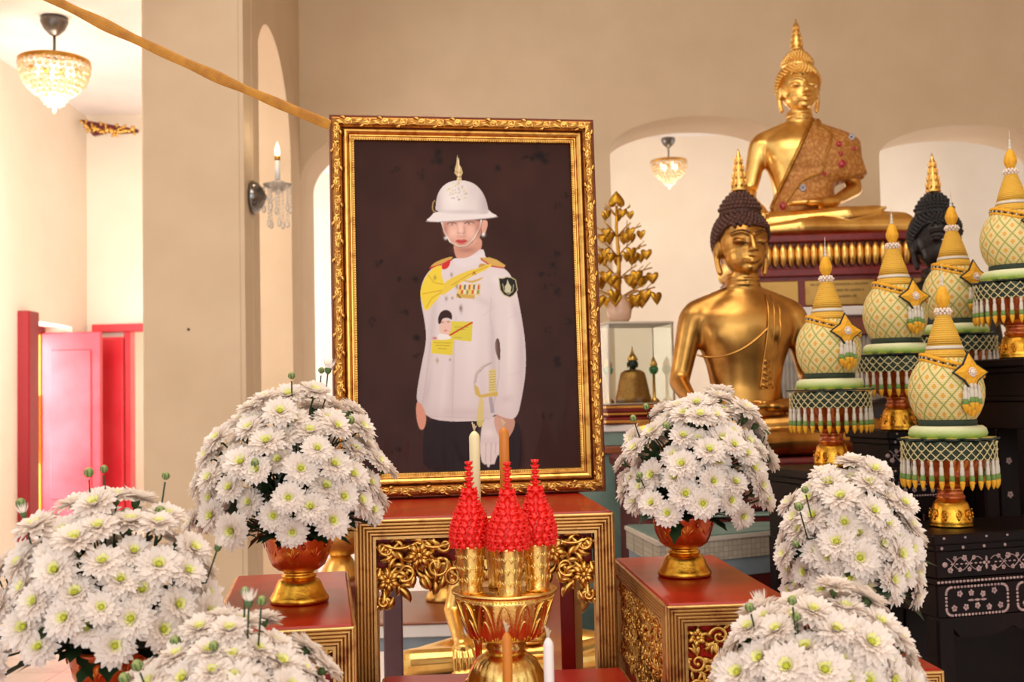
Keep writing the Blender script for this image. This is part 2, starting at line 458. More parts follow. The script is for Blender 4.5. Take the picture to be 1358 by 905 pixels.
for k in range(10):
    a = 2*pi*k/10; m = MB(); r = .072 if k % 2 else .05; zz = .05 if k % 2 else .03
    ln = 5 if k % 2 else 8
    for j in range(ln):
        m.ell((.135+r*cos(a), r*sin(a), zz-.02*j), (.007, .007, .009), 6, 5)
    m.ell((.135+r*cos(a), r*sin(a), zz-.02*ln-.012), (.011, .006, .022), 6, 5)
    m.build('crystal_drop', CRYS, sc)
l = bpy.data.lights.new('sconce_light', 'POINT'); l.energy = .5; l.color = (1, .85, .6); l.shadow_soft_size = .03
o = bpy.data.objects.new('sconce_light', l); COL.objects.link(o); o.location = (XS+.135, sp.y-.06, sp.z+.33)

# ================================================================== DAYLIGHT AND ADDED FILL LIGHTS
W = bpy.data.worlds.new('world'); SC.world = W; W.use_nodes = True
bg = W.node_tree.nodes['Background']; bg.inputs[0].default_value = (1.0, .98, .96, 1); bg.inputs[1].default_value = 1.1
def area(name, loc, tgt, sx, sy, e, col=(1, 1, 1)):
    l = bpy.data.lights.new(name, 'AREA'); l.shape = 'RECTANGLE'; l.size = sx; l.size_y = sy; l.energy = e; l.color = col
    o = bpy.data.objects.new(name, l); COL.objects.link(o); o.location = loc
    o.rotation_euler = (Vector(tgt)-Vector(loc)).to_track_quat('-Z', 'Y').to_euler(); return o
area('door_daylight', (.6, -3.2, 2.3), (.4, 3.5, 1.2), 4.5, 3.0, 62, (1, .95, .88))
area('added_overhead_fill', (.2, 2.2, 4.9), (.3, 2.6, 0), 3.0, 3.0, 105, (1, .92, .8))  # overhead fill added to brighten the flower tops; no lamp is modelled here
area('added_left_fill', (XL+.1, 3.6, 1.9), (1.0, 4.6, 1.2), 2.4, 1.8, 30, (1, .98, .96))  # added fill from the left; the wall behind it has no opening
area('added_aisle_fill', (XL+.08, 6.45, 2.1), (-2.3, 8.6, 2.1), 1.1, 2.0, 62, (1, .97, .95))  # fill added to whiten the aisle walls, set before solid wall
area('shutter_window_daylight', (XL-.6, (WY0+WY1)/2, 1.5), (-1.0, 8.0, .9), 1.2, 1.6, 150)
area('added_rear_fill', (4.4, 9.6, 2.0), (0, 9.8, 2.2), 2.4, 2.2, 32, (1, .93, .86))  # unseen fill added to brighten the rear aisle
SC.view_settings.view_transform = 'Standard'; SC.view_settings.look = 'None'
SC.view_settings.gamma = 1; SC.view_settings.exposure = 0.0; SC.view_settings.use_curve_mapping = False


area('added_rear_left_fill', (XL+.08, 10.1, 2.2), (0, 10.3, 2.4), 1.6, 2.0, 62, (1, .97, .97))  # second unseen fill, added to lift the view through the tall arch
# ================================================================== RED AND GOLD ALTAR TABLES
GREYLEG = mat('lavender_grey_paint', (150, 122, 128), .5, 0, (134, 106, 112), 12)
def ridge_prof(w, n, h, y0, th):
    pr = [(0, y0+th), (0, y0)]
    rw = w*.84/n
    for k in range(n):
        o = rw*k
        for t in (.12, .35, .65, .88): pr.append((o+rw*t, y0-h*sin(pi*t)**.6))
        pr.append((o+rw, y0))
    pr += [(w*.86, y0-h*.7), (w, y0-h*.7), (w, y0+th), (0, y0+th)]
    return pr
def scrollwork(w, h, M, apron=False, seed=1):
    "openwork floral scrolls in a w x h field, centred in x, hanging from z = 0 downward"
    rnd = random.Random(seed); mb = MB()
    half = w/2
    el = []
    if apron:
        k = half/.19; s = k
        items = [('r', .074, .030, .027), ('r', .020, .072, .023), ('s', .018, .017, .014, 1, 2.5), ('s', .104, .050, .020, -1, .6), ('s', .050, .058, .017, 1, 4.0),
                 ('s', .118, .014, .012, 1, 3.4), ('s', .132, .070, .017, 1, 1.0), ('r', .168, .032, .024), ('s', .148, .020, .013, -1, 2.0), ('s', .170, .072, .015, -1, 4.4), ('s', .012, .108, .010, 1, 2.2)]
        leaves = [(.046, .012, -.3, .034), (.040, .034, 2.6, .036), (.100, .020, .5, .034), (.094, .034, -.9, .036), (.062, .060, -1.9, .034), (.080, .064, -.8, .034), (.034, .050, -2.2, .034),
                  (.036, .084, -.5, .036), (.012, .090, -1.4, .036), (.120, .052, -.6, .032), (.116, .064, -1.6, .030), (.140, .044, .5, .030), (.152, .052, -1.0, .032), (.150, .080, -1.5, .026),
                  (.182, .056, -1.7, .034), (.060, .004, .2, .03), (.09, .004, -.2, .03), (.135, .004, .1, .03), (.165, .004, .1, .03), (.028, .100, -1.8, .028), (.006, .050, -1.6, .03), (.006, .03, 1.4, .026), (.1, .075, -1.3, .026)]
        for sx in (1, -1):
            Mx = M @ Matrix.Scale(sx, 4, (1, 0, 0))
            for it in items:
                x, z = -half+it[1]*k, -it[2]*k
                if it[0] == 'r': rosette(mb, (x, z), it[3]*k, Mx, 6, it[1]*30)
                else: spiral(mb, (x, z), it[3]*k, 1.25, it[4], it[5], .0042, Mx)
            for x, z, a, Ln in leaves: leaf_mesh(mb, (-half+x*k, -z*k), a, Ln*k, .0075*k, Mx, bend=.9 if int(x*1000) % 2 else -.9)
            rn2 = random.Random(seed+7)
            def dep(x): return .075+.055*max(0, 1-x/.055)+.018*sin(x*38)*(x > .04)
            for gi in range(13):
              for gj in range(9):
                x = (gi+.5+rn2.uniform(-.35, .35))*.19/13; zz = (gj+.4+rn2.uniform(-.3, .3))*.0155
                if zz > dep(x): continue
                leaf_mesh(mb, (-half+x*k, -zz*k), rn2.uniform(-3.1, 3.1), .030*k, .0066*k, Mx @ Matrix.Translation((0, rn2.uniform(0, .004), 0)), bend=rn2.choice((-1.3, 1.3)), hgt=.4)
            pts = [(-half+.008+t*(half-.01), -.002, -.008-.01*abs(sin(t*9))) for t in [i/20 for i in range(21)]]
            mb.tube(pts, .0035, 6, M=Mx, up=(0, 1, 0))
    else:
        st = .036; nx = max(2, round(w/st)); nz = max(2, round(h/st)); sx_, sz_ = w/nx, h/nz
        for i in range(nx):
            for j in range(nz):
                x = -half+(i+.5)*sx_; z = -(j+.5)*sz_
                if (i+j) % 3 == 0: rosette(mb, (x, z), st*.52, M, 6, rnd.random()*6)
                else: spiral(mb, (x, z), st*.44, 1.3, 1 if (i*2+j) % 2 else -1, rnd.random()*6, .0042, M)
                for q in range(9):
                    a = rnd.random()*6.3; leaf_mesh(mb, (x+cos(a)*st*.3, z+sin(a)*st*.3), a+rnd.uniform(-1.2, 1.2), st*.62, st*.15, M, bend=rnd.choice((-1, 1)))
    return mb
def altar_table(label, loc, yaw, Wd, D, w=.032, n=5, apron=False, field=.16, detail=True, group='red and gold altar tables', legs=RED_WOOD, z0=0.0):
    Ht = loc[2]
    t = thing('altar_table', label, 'table', (loc[0], loc[1], z0), yaw, group); Ht -= z0
    m = MB(); m.box((0, 0, Ht-.006), (Wd-.003, D-.003, .012), .003); m.build('top_board', RED_WOOD, t)
    tz = Ht-.003; th = .024
    def U(hw):
        return lambda o: [(-hw+o, 0), (-hw+o, tz-o), (hw-o, tz-o), (hw-o, 0)]
    m = MB(); m.sweep(ridge_prof(w, n, .004, -D/2, th), U(Wd/2)); m.build('front_frame', GOLD_RIDGE, t)
    for sx in (-1, 1):
        m = MB(); m.sweep(ridge_prof(w, n, .004, -Wd/2+.001, th), U(D/2-.0015), M=Matrix.Rotation(sx*pi/2, 4, 'Z')); m.build('side_frame', GOLD_RIDGE, t)
        m = MB(); m.box((sx*(Wd/2-.055), D/2-.022, (tz-.01)/2), (.042, .04, tz-.01), .003); m.build('back_leg', legs, t)
    inner = Wd-2*w
    if apron:
        m = scrollwork(inner, .1, Matrix.Translation((0, -D/2+.008, tz-w)), True); m.build('carved_apron', GOLD_CARVE, t)
        m = MB(); m.box((0, -D/2+.035, tz-w-.022), (inner, .006, .05), .001)
        for sx in (-1, 1): m.box((sx*(inner/2-.03), -D/2+.035, tz-w-.05), (.06, .006, .04), .001)
        m.build('apron_backing', RED_WOOD, t)
        m = MB(); m.box((inner/2-.03, .05, tz-.3), (.028, D*.5, .45), .002); m.build('inner_panel', RED_WOOD, t)
    else:
        m = MB(); m.box((0, -D/2+.018, tz-w-(tz-w)/2), (inner, .008, tz-w), .001); m.build('front_panel', RED_WOOD, t)
        for sx in (-1, 1):
            m = MB(); m.box((sx*(Wd/2-.016), 0, (tz-w)/2), (.008, D-2*w, tz-w), .001); m.build('side_panel', RED_WOOD, t)
        if detail:
            scrollwork(inner, field, Matrix.Translation((0, -D/2+.012, tz-w)), False, 3).build('front_carving', GOLD_CARVE, t)
            for sx in (-1, 1):
                scrollwork(D-2*w, field, Matrix.Rotation(sx*pi/2, 4, 'Z') @ Matrix.Translation((0, -Wd/2+.010, tz-w)), False, 5+sx).build('side_carving', GOLD_CARVE, t)
    return t
Z_HIGH, Z_SIDE, Z_FRONT = 1.184, 1.067, .913
yaw = radians(5)
fx, fy = cos(yaw), sin(yaw)
FL = Vector((-.289, 2.052)); cx = FL.x+.235*fx-.24*fy; cy = FL.y+.235*fy+.24*fx
altar_table('tallest red and gold table, carrying the framed portrait', (cx, cy, Z_HIGH), yaw, .470, .48, .036, 5, apron=True, legs=GREYLEG)
altar_table('red topped gold table left of the portrait table, flower bowl on it', (-.388, 1.934, Z_SIDE), radians(9.5), .208, .53)
yr = radians(4)
altar_table('red topped gold table right of the portrait table, flower bowl on it', (.318, 2.06, Z_SIDE), yr, .205, .515)
altar_table('low red table in front centre, under the gold offering bowl', (-.012, 1.81, Z_FRONT), radians(4), .42, .43, detail=False)
altar_table('low red table at far left under the spreading flower bowl', (-.60, 1.46, .962), radians(3), .17, .40, detail=False)
altar_table('lowest red table at front left, hidden below white flowers', (-.345, 1.34, .80), 0, .18, .40, detail=False)
altar_table('low red table behind the rightmost low flower bowl', (.525, 1.92, .985), radians(4), .165, .48, w=.026, detail=False)
altar_table('lowest red table at front right, hidden below white flowers', (.40, 1.40, .79), 0, .20, .46, detail=False)

# ================================================================== FRAMED PORTRAIT
PW, PH = .5885, .832
PB = Vector((-.38337661, 2.40452837, Z_HIGH)); PYAW = radians(9.486); PLEAN = radians(2.361)
pc = PB+Vector((cos(PYAW), sin(PYAW), 0))*(PW/2)
por = thing('framed_portrait', 'large portrait of a person in white uniform in an ornate gold frame', 'picture', pc+Vector((0, .0, .0012)))
por.rotation_euler = (-PLEAN, 0, PYAW)
PM = Matrix.Translation(pc) @ por.rotation_euler.to_matrix().to_4x4()
BROWN_EDGE = mat('red_brown_edge', (112, 52, 30), .4, .3)
rect = lambda o: [(-PW/2+o, o), (PW/2-o, o), (PW/2-o, PH-o), (-PW/2+o, PH-o)]
m = MB()
m.sweep([(0, .022), (0, -.012), (.003, -.016), (.005, -.015)], rect, True, 1)
m.sweep([(.005, -.015), (.009, -.018), (.015, -.0195), (.021, -.018), (.026, -.013)], rect, True, 2)
m.sweep([(.026, -.013), (.028, -.008)], rect, True, 1)
m.sweep([(.028, -.008), (.030, -.013), (.033, -.017), (.037, -.0175), (.041, -.014), (.0425, -.010), (.0435, -.0125), (.046, -.0125), (.0475, -.009), (.0505, -.008)], rect, True, 0)
m.sweep([(.0505, -.008), (.053, -.008), (.0545, -.004), (.0545, .008), (0, .022)], rect, True, 0)
m.build('frame_moulding', [GOLD_FRAME, BROWN_EDGE, gold_mat('antique_gold', (176, 122, 60), .42, (112, 62, 30), 60, 160, .3)], por)
m = MB()
sides = [((-PW/2, 0), (1, 0), (0, 1), PW), ((PW/2, 0), (0, 1), (-1, 0), PH), ((PW/2, PH), (-1, 0), (0, -1), PW), ((-PW/2, PH), (0, -1), (1, 0), PH)]
for (ox, oz), (ax, az), (bx, bz), Ls in sides:
    M = Matrix(((ax, 0, bx, ox), (0, 1, 0, -.0165), (az, 0, bz, oz), (0, 0, 0, 1)))
    k = round((Ls-.03)/.040); st = (Ls-.03)/k
    for i in range(k):
        s = .015+st*(i+.5); f = 1 if i % 2 else -1
        zc = .0155
        spiral(m, (s-st*.12, zc+.001*f), .0095, 1.15, f, 2.6*f, .0028, M, 16)
        leaf_mesh(m, (s-st*.42, zc-.007*f), .75*f, st*.66, .0056, M, bend=-1.5*f, hgt=.5)
        leaf_mesh(m, (s+st*.02, zc+.007*f), -.7*f, st*.58, .0052, M, bend=1.6*f, hgt=.5)
        leaf_mesh(m, (s+st*.16, zc-.002*f), .4*f, st*.44, .0046, M, bend=-1.2*f, hgt=.5)
        leaf_mesh(m, (s-st*.05, zc-.004*f), -.9*f, st*.4, .0042, M, bend=1.2*f, hgt=.5)
m.build('carved_scrollwork', GOLD_FRAME, por)
m = MB()
for (ox, oz), (ax, az), (bx, bz), Ls in sides:
    n = int((Ls-.1)/.0052)
    for i in range(n):
        s = .05+(Ls-.1)*(i+.5)/n
        m.ell((ox+ax*s+bx*.0508, -.0085, oz+az*s+bz*.0508), .0021, 5, 4)
m.build('bead_trim', GOLD_FRAME, por)
m = MB(); m.box((0, .014, PH/2), (PW-.02, .008, PH-.02), .001); m.build('backing_board', mat('backing_board', (92, 62, 40), .8), por)

# ---- the print: colours painted per vertex of a flat sheet
I0 = .054
GX, GZ = 330, 480
def proj_np(P):
    Rm = np.array(CAMR); q = (P-np.array([0, 0, H])) @ Rm
    return 679+FPX*q[:, 0]/-q[:, 2], 452.5-FPX*q[:, 1]/-q[:, 2]
gx = np.linspace(-PW/2+I0, PW/2-I0, GX); gz = np.linspace(I0, PH-I0, GZ)
XX, ZZ = np.meshgrid(gx, gz)
Mn = np.array(PM)
def to_px(x, z):
    Q = np.stack([x, np.zeros_like(x), z, np.ones_like(x)], 1) @ Mn.T
    return proj_np(Q[:, :3])
dx, dz = gx[1]-gx[0], gz[1]-gz[0]
SUB = [(-.25, -.25), (.25, -.25), (-.25, .25), (.25, .25)]
PXs = [to_px(XX.ravel()+a*dx, ZZ.ravel()+b*dz) for a, b in SUB]
pcx, pcy = to_px(XX.ravel(), ZZ.ravel())
img = np.zeros((GX*GZ, 3))
rng = np.random.RandomState(4)
def lin(c): return np.array(L(c))
def smooth_noise(sx, sy, seed):
    r = np.random.RandomState(seed).rand(int(560/sy)+4, int(420/sx)+4)
    u = (pcx-430)/sx; v = (pcy-150)/sy
    u = np.clip(u, 0, r.shape[1]-2.01); v = np.clip(v, 0, r.shape[0]-2.01)
    i, j = u.astype(int), v.astype(int); a, b = u-i, v-j; a = a*a*(3-2*a); b = b*b*(3-2*b)
    return (r[j, i]*(1-a)+r[j, i+1]*a)*(1-b)+(r[j+1, i]*(1-a)+r[j+1, i+1]*a)*b
def mask(poly):
    poly = np.array(poly, float); acc = np.zeros(len(pcx))
    bb = (pcx > poly[:, 0].min()-2) & (pcx < poly[:, 0].max()+2) & (pcy > poly[:, 1].min()-2) & (pcy < poly[:, 1].max()+2)
    ix = np.nonzero(bb)[0]
    if len(ix) == 0: return acc
    for qx, qy in PXs:
        x, y = qx[ix], qy[ix]; ins = np.zeros(len(ix), bool)
        for (x1, y1), (x2, y2) in zip(poly, np.roll(poly, -1, 0)):
            if y1 == y2: continue
            c = ((y1 > y) != (y2 > y)) & (x < (x2-x1)*(y-y1)/(y2-y1)+x1); ins ^= c
        acc[ix] += ins/4
    return acc
def smoothp(poly, it=2):
    p = [tuple(q) for q in poly]
    for _ in range(it):
        n = []
        for a, b in zip(p, p[1:]+p[:1]):
            n.append((a[0]*.75+b[0]*.25, a[1]*.75+b[1]*.25)); n.append((a[0]*.25+b[0]*.75, a[1]*.25+b[1]*.75))
        p = n
    return p
def fill(poly, col, alpha=1, sm=True, shade=None):
    global img
    a = mask(smoothp(poly) if sm else poly)*alpha
    c = lin(col)[None, :]
    if shade is not None: c = c*shade[:, None]
    img = img*(1-a[:, None])+c*a[:, None]
def blob(x, y, rx, ry, col, alpha=1, ang=0, p=2):
    global img
    u = (pcx-x)*cos(ang)+(pcy-y)*sin(ang); v = -(pcx-x)*sin(ang)+(pcy-y)*cos(ang)
    a = np.exp(-(np.abs(u/rx)**p+np.abs(v/ry)**p))*alpha
    img = img*(1-a[:, None])+lin(col)[None, :]*a[:, None]
def line(pts, w, col, alpha=1):
    for (x1, y1), (x2, y2) in zip(pts[:-1], pts[1:]):
        l = hypot(x2-x1, y2-y1) or 1; nx, ny = -(y2-y1)/l*w/2, (x2-x1)/l*w/2
        fill([(x1+nx, y1+ny), (x2+nx, y2+ny), (x2-nx, y2-ny), (x1-nx, y1-ny)], col, alpha, False)
A6 = lambda P: [(540+x/3.935, 190+y/3.935) for x, y in P]
A7 = lambda P: [(530+x/3.77, 400+y/3.77) for x, y in P]
# ground
gn = smooth_noise(60, 80, 1)*.6+smooth_noise(16, 22, 2)*.4
vt = np.clip((pcy-190)/440, 0, 1)
base = lin((50, 26, 20))[None, :]*(1-gn[:, None])+lin((66, 36, 29))[None, :]*gn[:, None]
bot = lin((66, 42, 40))[None, :]*(.75+.35*gn[:, None])
img = base*(1-vt[:, None]**2)+bot*vt[:, None]**2
for k in range(46):     # age stains on the print
    sx, sy = rng.uniform(474, 765), rng.uniform(195, 622)
    if 556 < sx < 700 and sy > 235: continue
    for q in range(4): blob(sx+rng.normal(0, 3), sy+rng.normal(0, 3), rng.uniform(1, 3.2), rng.uniform(1, 3), (22, 14, 14), .65)
for sx, sy, r in ((582, 212, 9), (714, 205, 8), (722, 212, 7), (707, 210, 6), (553, 448, 6), (740, 478, 7), (738, 388, 5), (503, 350, 5), (660, 225, 5)):
    for q in range(7): blob(sx+rng.normal(0, r*.5), sy+rng.normal(0, r*.5), r*.45, r*.45, (24, 16, 15), .6)
# trousers and hands
fill([(566, 553), (654, 553), (690, 556), (694, 600), (690, 632), (562, 632), (560, 590)], (34, 28, 34), .75)
fill([(552, 532), (562, 532), (566, 556), (563, 570), (557, 572), (552, 556)], (214, 150, 128))
fill([(641, 556), (664, 552), (672, 572), (662, 600), (655, 618), (647, 616), (641, 618), (636, 600), (638, 574)], (228, 214, 212), .9)
fill([(655, 548), (684, 553), (682, 572), (668, 590), (656, 570)], (206, 156, 136), .9)
for x, yb in ((641, 616), (648, 622), (655, 618), (661, 606)): fill([(x-3.2, 590), (x+3.4, 590), (x+2.6, yb-4), (x, yb), (x-2.8, yb-4)], (226, 212, 210), .9)
for x, yb in ((644.6, 612), (651.6, 614), (658, 604)): line([(x, 588), (x-.6, yb)], .9, (172, 154, 154), .6)
blob(648, 575, 8, 6, (242, 234, 232), .5)
# jacket
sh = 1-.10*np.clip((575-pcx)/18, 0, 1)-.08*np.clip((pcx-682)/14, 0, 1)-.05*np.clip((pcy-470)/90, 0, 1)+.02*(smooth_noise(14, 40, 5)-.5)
jk = (219, 205, 205)
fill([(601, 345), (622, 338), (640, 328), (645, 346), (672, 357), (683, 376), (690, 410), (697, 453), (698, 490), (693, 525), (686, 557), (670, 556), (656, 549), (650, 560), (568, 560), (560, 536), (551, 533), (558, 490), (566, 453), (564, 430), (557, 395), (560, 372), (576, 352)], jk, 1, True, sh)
fill([(659, 448), (663, 452), (664, 470), (663, 482), (658, 470), (656, 458)], (92, 62, 52))
for P, a in (([(560, 538), (566, 500), (571, 455)], .35), ([(653, 548), (662, 500), (662, 480)], .45), ([(654, 445), (650, 420), (652, 395)], .3), ([(605, 420), (602, 470), (600, 556)], .28),
             ([(569, 553), (650, 556)], .3), ([(640, 420), (655, 408)], .2), ([(672, 425), (688, 415)], .18), ([(670, 500), (692, 494)], .18)):
    line(P, 1.6, (172, 156, 160), a)
for px_, py_ in ((602, 372), (600, 396), (598, 470), (597, 478)): blob(px_, py_, 1.5, 1.8, (150, 120, 60), .9)
# neck, face, ears
fill(A6([(238, 505), (388, 480), (392, 562), (330, 596), (280, 606), (250, 598)]), (206, 150, 130))
fill(A6([(244, 602), (285, 606), (335, 594), (392, 545), (410, 585), (395, 612), (330, 650), (262, 650), (236, 612)]), (222, 210, 212))
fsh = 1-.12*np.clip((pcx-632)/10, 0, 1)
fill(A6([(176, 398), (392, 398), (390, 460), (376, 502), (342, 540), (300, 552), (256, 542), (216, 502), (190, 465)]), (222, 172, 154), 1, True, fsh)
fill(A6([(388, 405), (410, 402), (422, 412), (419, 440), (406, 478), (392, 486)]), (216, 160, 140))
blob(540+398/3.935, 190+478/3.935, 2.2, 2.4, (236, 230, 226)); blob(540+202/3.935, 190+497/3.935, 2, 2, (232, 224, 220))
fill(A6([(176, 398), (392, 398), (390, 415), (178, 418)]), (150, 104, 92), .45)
line(A6([(208, 424), (222, 417), (242, 417), (258, 424)]), 1.5, (56, 36, 34), .9); line(A6([(300, 422), (316, 414), (336, 414), (352, 421)]), 1.5, (56, 36, 34), .9)
fill(A6([(210, 424), (226, 419), (246, 420), (256, 426), (234, 430)]), (226, 206, 198), .9); fill(A6([(302, 422), (318, 417), (338, 417), (350, 422), (326, 428)]), (226, 206, 198), .9)
blob(540+200/3.935, 190+450/3.935, 3, 8, (190, 130, 112), .5); blob(540+368/3.935, 190+450/3.935, 4, 9, (188, 128, 112), .5); line(A6([(292, 430), (300, 452)]), 2, (196, 140, 122), .5)
blob(540+236/3.935, 190+424/3.935, 1.5, 1.5, (40, 26, 26), .95); blob(540+322/3.935, 190+421/3.935, 1.5, 1.5, (40, 26, 26), .95)
blob(540+278/3.935, 190+440/3.935, 3.2, 9, (234, 190, 172), .6)
line(A6([(262, 466), (270, 474), (282, 470), (294, 474), (301, 464)]), 1.4, (150, 92, 82), .75)
fill(A6([(250, 512), (266, 503), (283, 507), (298, 502), (317, 512), (300, 526), (283, 530), (266, 526)]), (196, 62, 66))
line(A6([(252, 513), (283, 516), (316, 513)]), 1, (136, 34, 42), .8)
blob(540+283/3.935, 190+541/3.935, 4, 1.6, (190, 136, 120), .6)
line(A6([(180, 412), (196, 468), (224, 516), (268, 542), (312, 537), (352, 498), (380, 440), (388, 402)]), 1.7, (236, 226, 214))
line(A6([(224, 520), (268, 547), (314, 541), (356, 500), (384, 450)]), 1.2, (150, 120, 84), .8)
# soft modelling of the printed face and coat
FACE = mask(smoothp(A6([(176, 398), (392, 398), (390, 460), (376, 502), (342, 540), (300, 552), (256, 542), (216, 502), (190, 465)])))
COAT = mask(smoothp([(601, 345), (622, 338), (640, 328), (645, 346), (672, 357), (683, 376), (690, 410), (697, 453), (698, 490), (693, 525), (686, 557), (670, 556), (656, 549), (650, 560), (568, 560), (560, 536), (551, 533), (558, 490), (566, 453), (564, 430), (557, 395), (560, 372), (576, 352)]))
def tint(msk, x, y, rx, ry, col, alpha, ang=0):
    global img
    u = (pcx-x)*cos(ang)+(pcy-y)*sin(ang); v = -(pcx-x)*sin(ang)+(pcy-y)*cos(ang)
    a = np.exp(-((u/rx)**2+(v/ry)**2))*alpha*msk
    img = img*(1-a[:, None])+lin(col)[None, :]*a[:, None]
def f6(x, y): return 540+x/3.935, 190+y/3.935
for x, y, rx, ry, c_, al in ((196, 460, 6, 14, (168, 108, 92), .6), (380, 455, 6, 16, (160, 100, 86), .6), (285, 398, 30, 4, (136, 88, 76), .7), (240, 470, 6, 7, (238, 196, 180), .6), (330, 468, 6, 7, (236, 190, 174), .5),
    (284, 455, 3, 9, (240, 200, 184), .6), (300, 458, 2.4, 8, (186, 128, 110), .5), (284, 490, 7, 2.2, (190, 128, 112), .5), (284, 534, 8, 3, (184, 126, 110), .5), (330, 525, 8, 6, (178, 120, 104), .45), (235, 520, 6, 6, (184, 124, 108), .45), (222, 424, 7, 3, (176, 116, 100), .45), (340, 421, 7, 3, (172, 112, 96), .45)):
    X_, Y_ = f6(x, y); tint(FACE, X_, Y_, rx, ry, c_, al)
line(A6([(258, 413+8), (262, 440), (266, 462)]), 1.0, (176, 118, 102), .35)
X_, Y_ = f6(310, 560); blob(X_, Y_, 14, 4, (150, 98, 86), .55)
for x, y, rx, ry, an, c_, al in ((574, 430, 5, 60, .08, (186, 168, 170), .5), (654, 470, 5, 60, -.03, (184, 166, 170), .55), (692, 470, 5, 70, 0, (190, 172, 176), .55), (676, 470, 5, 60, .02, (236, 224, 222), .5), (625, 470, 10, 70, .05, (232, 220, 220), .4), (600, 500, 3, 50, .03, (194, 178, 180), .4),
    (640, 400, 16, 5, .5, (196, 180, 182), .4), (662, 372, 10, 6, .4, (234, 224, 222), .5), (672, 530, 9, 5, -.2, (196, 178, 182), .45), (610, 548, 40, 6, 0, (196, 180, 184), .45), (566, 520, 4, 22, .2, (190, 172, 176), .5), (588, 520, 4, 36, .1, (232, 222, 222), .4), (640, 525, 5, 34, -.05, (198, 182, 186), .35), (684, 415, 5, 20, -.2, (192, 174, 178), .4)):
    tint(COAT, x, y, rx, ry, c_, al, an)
# helmet
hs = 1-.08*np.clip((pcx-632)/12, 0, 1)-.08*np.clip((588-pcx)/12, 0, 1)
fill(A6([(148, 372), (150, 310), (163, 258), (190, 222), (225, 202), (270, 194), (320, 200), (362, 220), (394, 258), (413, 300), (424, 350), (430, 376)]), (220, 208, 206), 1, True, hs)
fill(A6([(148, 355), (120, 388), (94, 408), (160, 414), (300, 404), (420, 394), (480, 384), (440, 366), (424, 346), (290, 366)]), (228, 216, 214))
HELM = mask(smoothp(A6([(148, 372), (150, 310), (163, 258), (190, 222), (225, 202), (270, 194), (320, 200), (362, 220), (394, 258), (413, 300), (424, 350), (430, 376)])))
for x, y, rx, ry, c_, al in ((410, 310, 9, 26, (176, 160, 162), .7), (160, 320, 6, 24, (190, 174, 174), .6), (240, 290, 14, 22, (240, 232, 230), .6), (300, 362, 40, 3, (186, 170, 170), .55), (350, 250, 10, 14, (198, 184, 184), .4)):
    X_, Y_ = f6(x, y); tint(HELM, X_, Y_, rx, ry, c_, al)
line(A6([(98, 410), (160, 413), (300, 404), (420, 394), (474, 386)]), 1.2, (182, 166, 168), .7)
fill(A6([(258, 196), (263, 176), (248, 158), (250, 132), (257, 110), (262, 62), (271, 110), (284, 132), (291, 156), (282, 176), (286, 196)]), (206, 178, 128), 1, False)
line(A6([(268, 80), (272, 130), (268, 190)]), 1.2, (250, 236, 206), .8); line(A6([(252, 150), (286, 156)]), 1, (120, 90, 54), .7); line(A6([(258, 178), (284, 178)]), 1, (120, 90, 54), .7)
for k in range(60):
    a = rng.uniform(0, 6.28); r = rng.uniform(0, 1)**.5
    blob(540+(266+58*r*cos(a))/3.935, 190+(252+52*r*sin(a))/3.935, rng.uniform(.6, 1.6), rng.uniform(.5, 1.4), [(206, 190, 120), (180, 150, 84), (236, 226, 180), (120, 96, 70)][k % 4], .6)
line(A6([(146, 300), (136, 310), (132, 340), (138, 358), (150, 360)]), 1.4, (180, 150, 96), .9)
# epaulettes, sash, medals
fill(A6([(116, 650), (150, 620), (236, 590), (238, 606), (150, 652)]), (202, 160, 84)); line(A6([(116, 655), (180, 636), (232, 612)]), 2.2, (190, 40, 40), .9)
fill(A6([(378, 600), (430, 598), (470, 612), (514, 640), (506, 652), (430, 642)]), (206, 164, 90), 1, False); line(A6([(384, 606), (440, 644), (506, 654)]), 2, (184, 38, 40), .9)
fill(A6([(170, 655), (200, 620), (228, 606), (224, 640), (200, 664)]), (202, 52, 48)); fill(A6([(378, 625), (430, 640), (420, 660), (370, 660)]), (196, 150, 80))
fill(A6([(445, 638), (432, 630), (380, 652), (300, 672), (186, 730), (170, 790), (188, 798), (230, 765), (330, 700), (420, 660)]), (226, 194, 74))
fill(A6([(66, 780), (86, 720), (110, 680), (150, 642), (186, 640), (176, 690), (198, 735), (180, 790), (130, 850), (96, 888), (78, 832)]), (232, 202, 66))
for P in ([(110, 690), (140, 730), (190, 740)], [(80, 790), (130, 780), (185, 770)], [(100, 860), (130, 810), (180, 780)], [(230, 745), (320, 690), (420, 645)]): line(A6(P), 1.5, (180, 144, 44), .6)
fill(A6([(272, 742), (384, 736), (380, 796), (258, 790)]), (216, 190, 120), 1, False)
for k in range(9): fill(A6([(274+12*k, 742), (283+12*k, 742), (281+12*k, 766), (272+12*k, 766)]), [(196, 52, 50), (236, 210, 120), (60, 80, 120), (220, 220, 210)][k % 4], .9, False)
for k in range(8): fill(A6([(268+14*k, 770), (279+14*k, 770), (277+14*k, 790), (266+14*k, 790)]), [(226, 200, 90), (206, 60, 56), (226, 220, 200), (120, 140, 80)][k % 4], .9, False)
fill(A6([(258, 786), (300, 790), (355, 796), (352, 816), (256, 808)]), (204, 166, 84), 1, False); line(A6([(262, 790), (280, 812)]), 2, (60, 44, 30), .7)
fill(A6([(282, 712), (330, 722), (352, 716), (406, 698), (380, 718), (345, 732), (310, 728)]), (206, 168, 90)); line(A6([(342, 690), (350, 672), (358, 690)]), 1.6, (170, 60, 50), .8)
fill(A6([(478, 706), (500, 708), (520, 700), (545, 704), (566, 716), (576, 770), (556, 796), (536, 808), (504, 794), (486, 768)]), (40, 36, 34), 1, False)
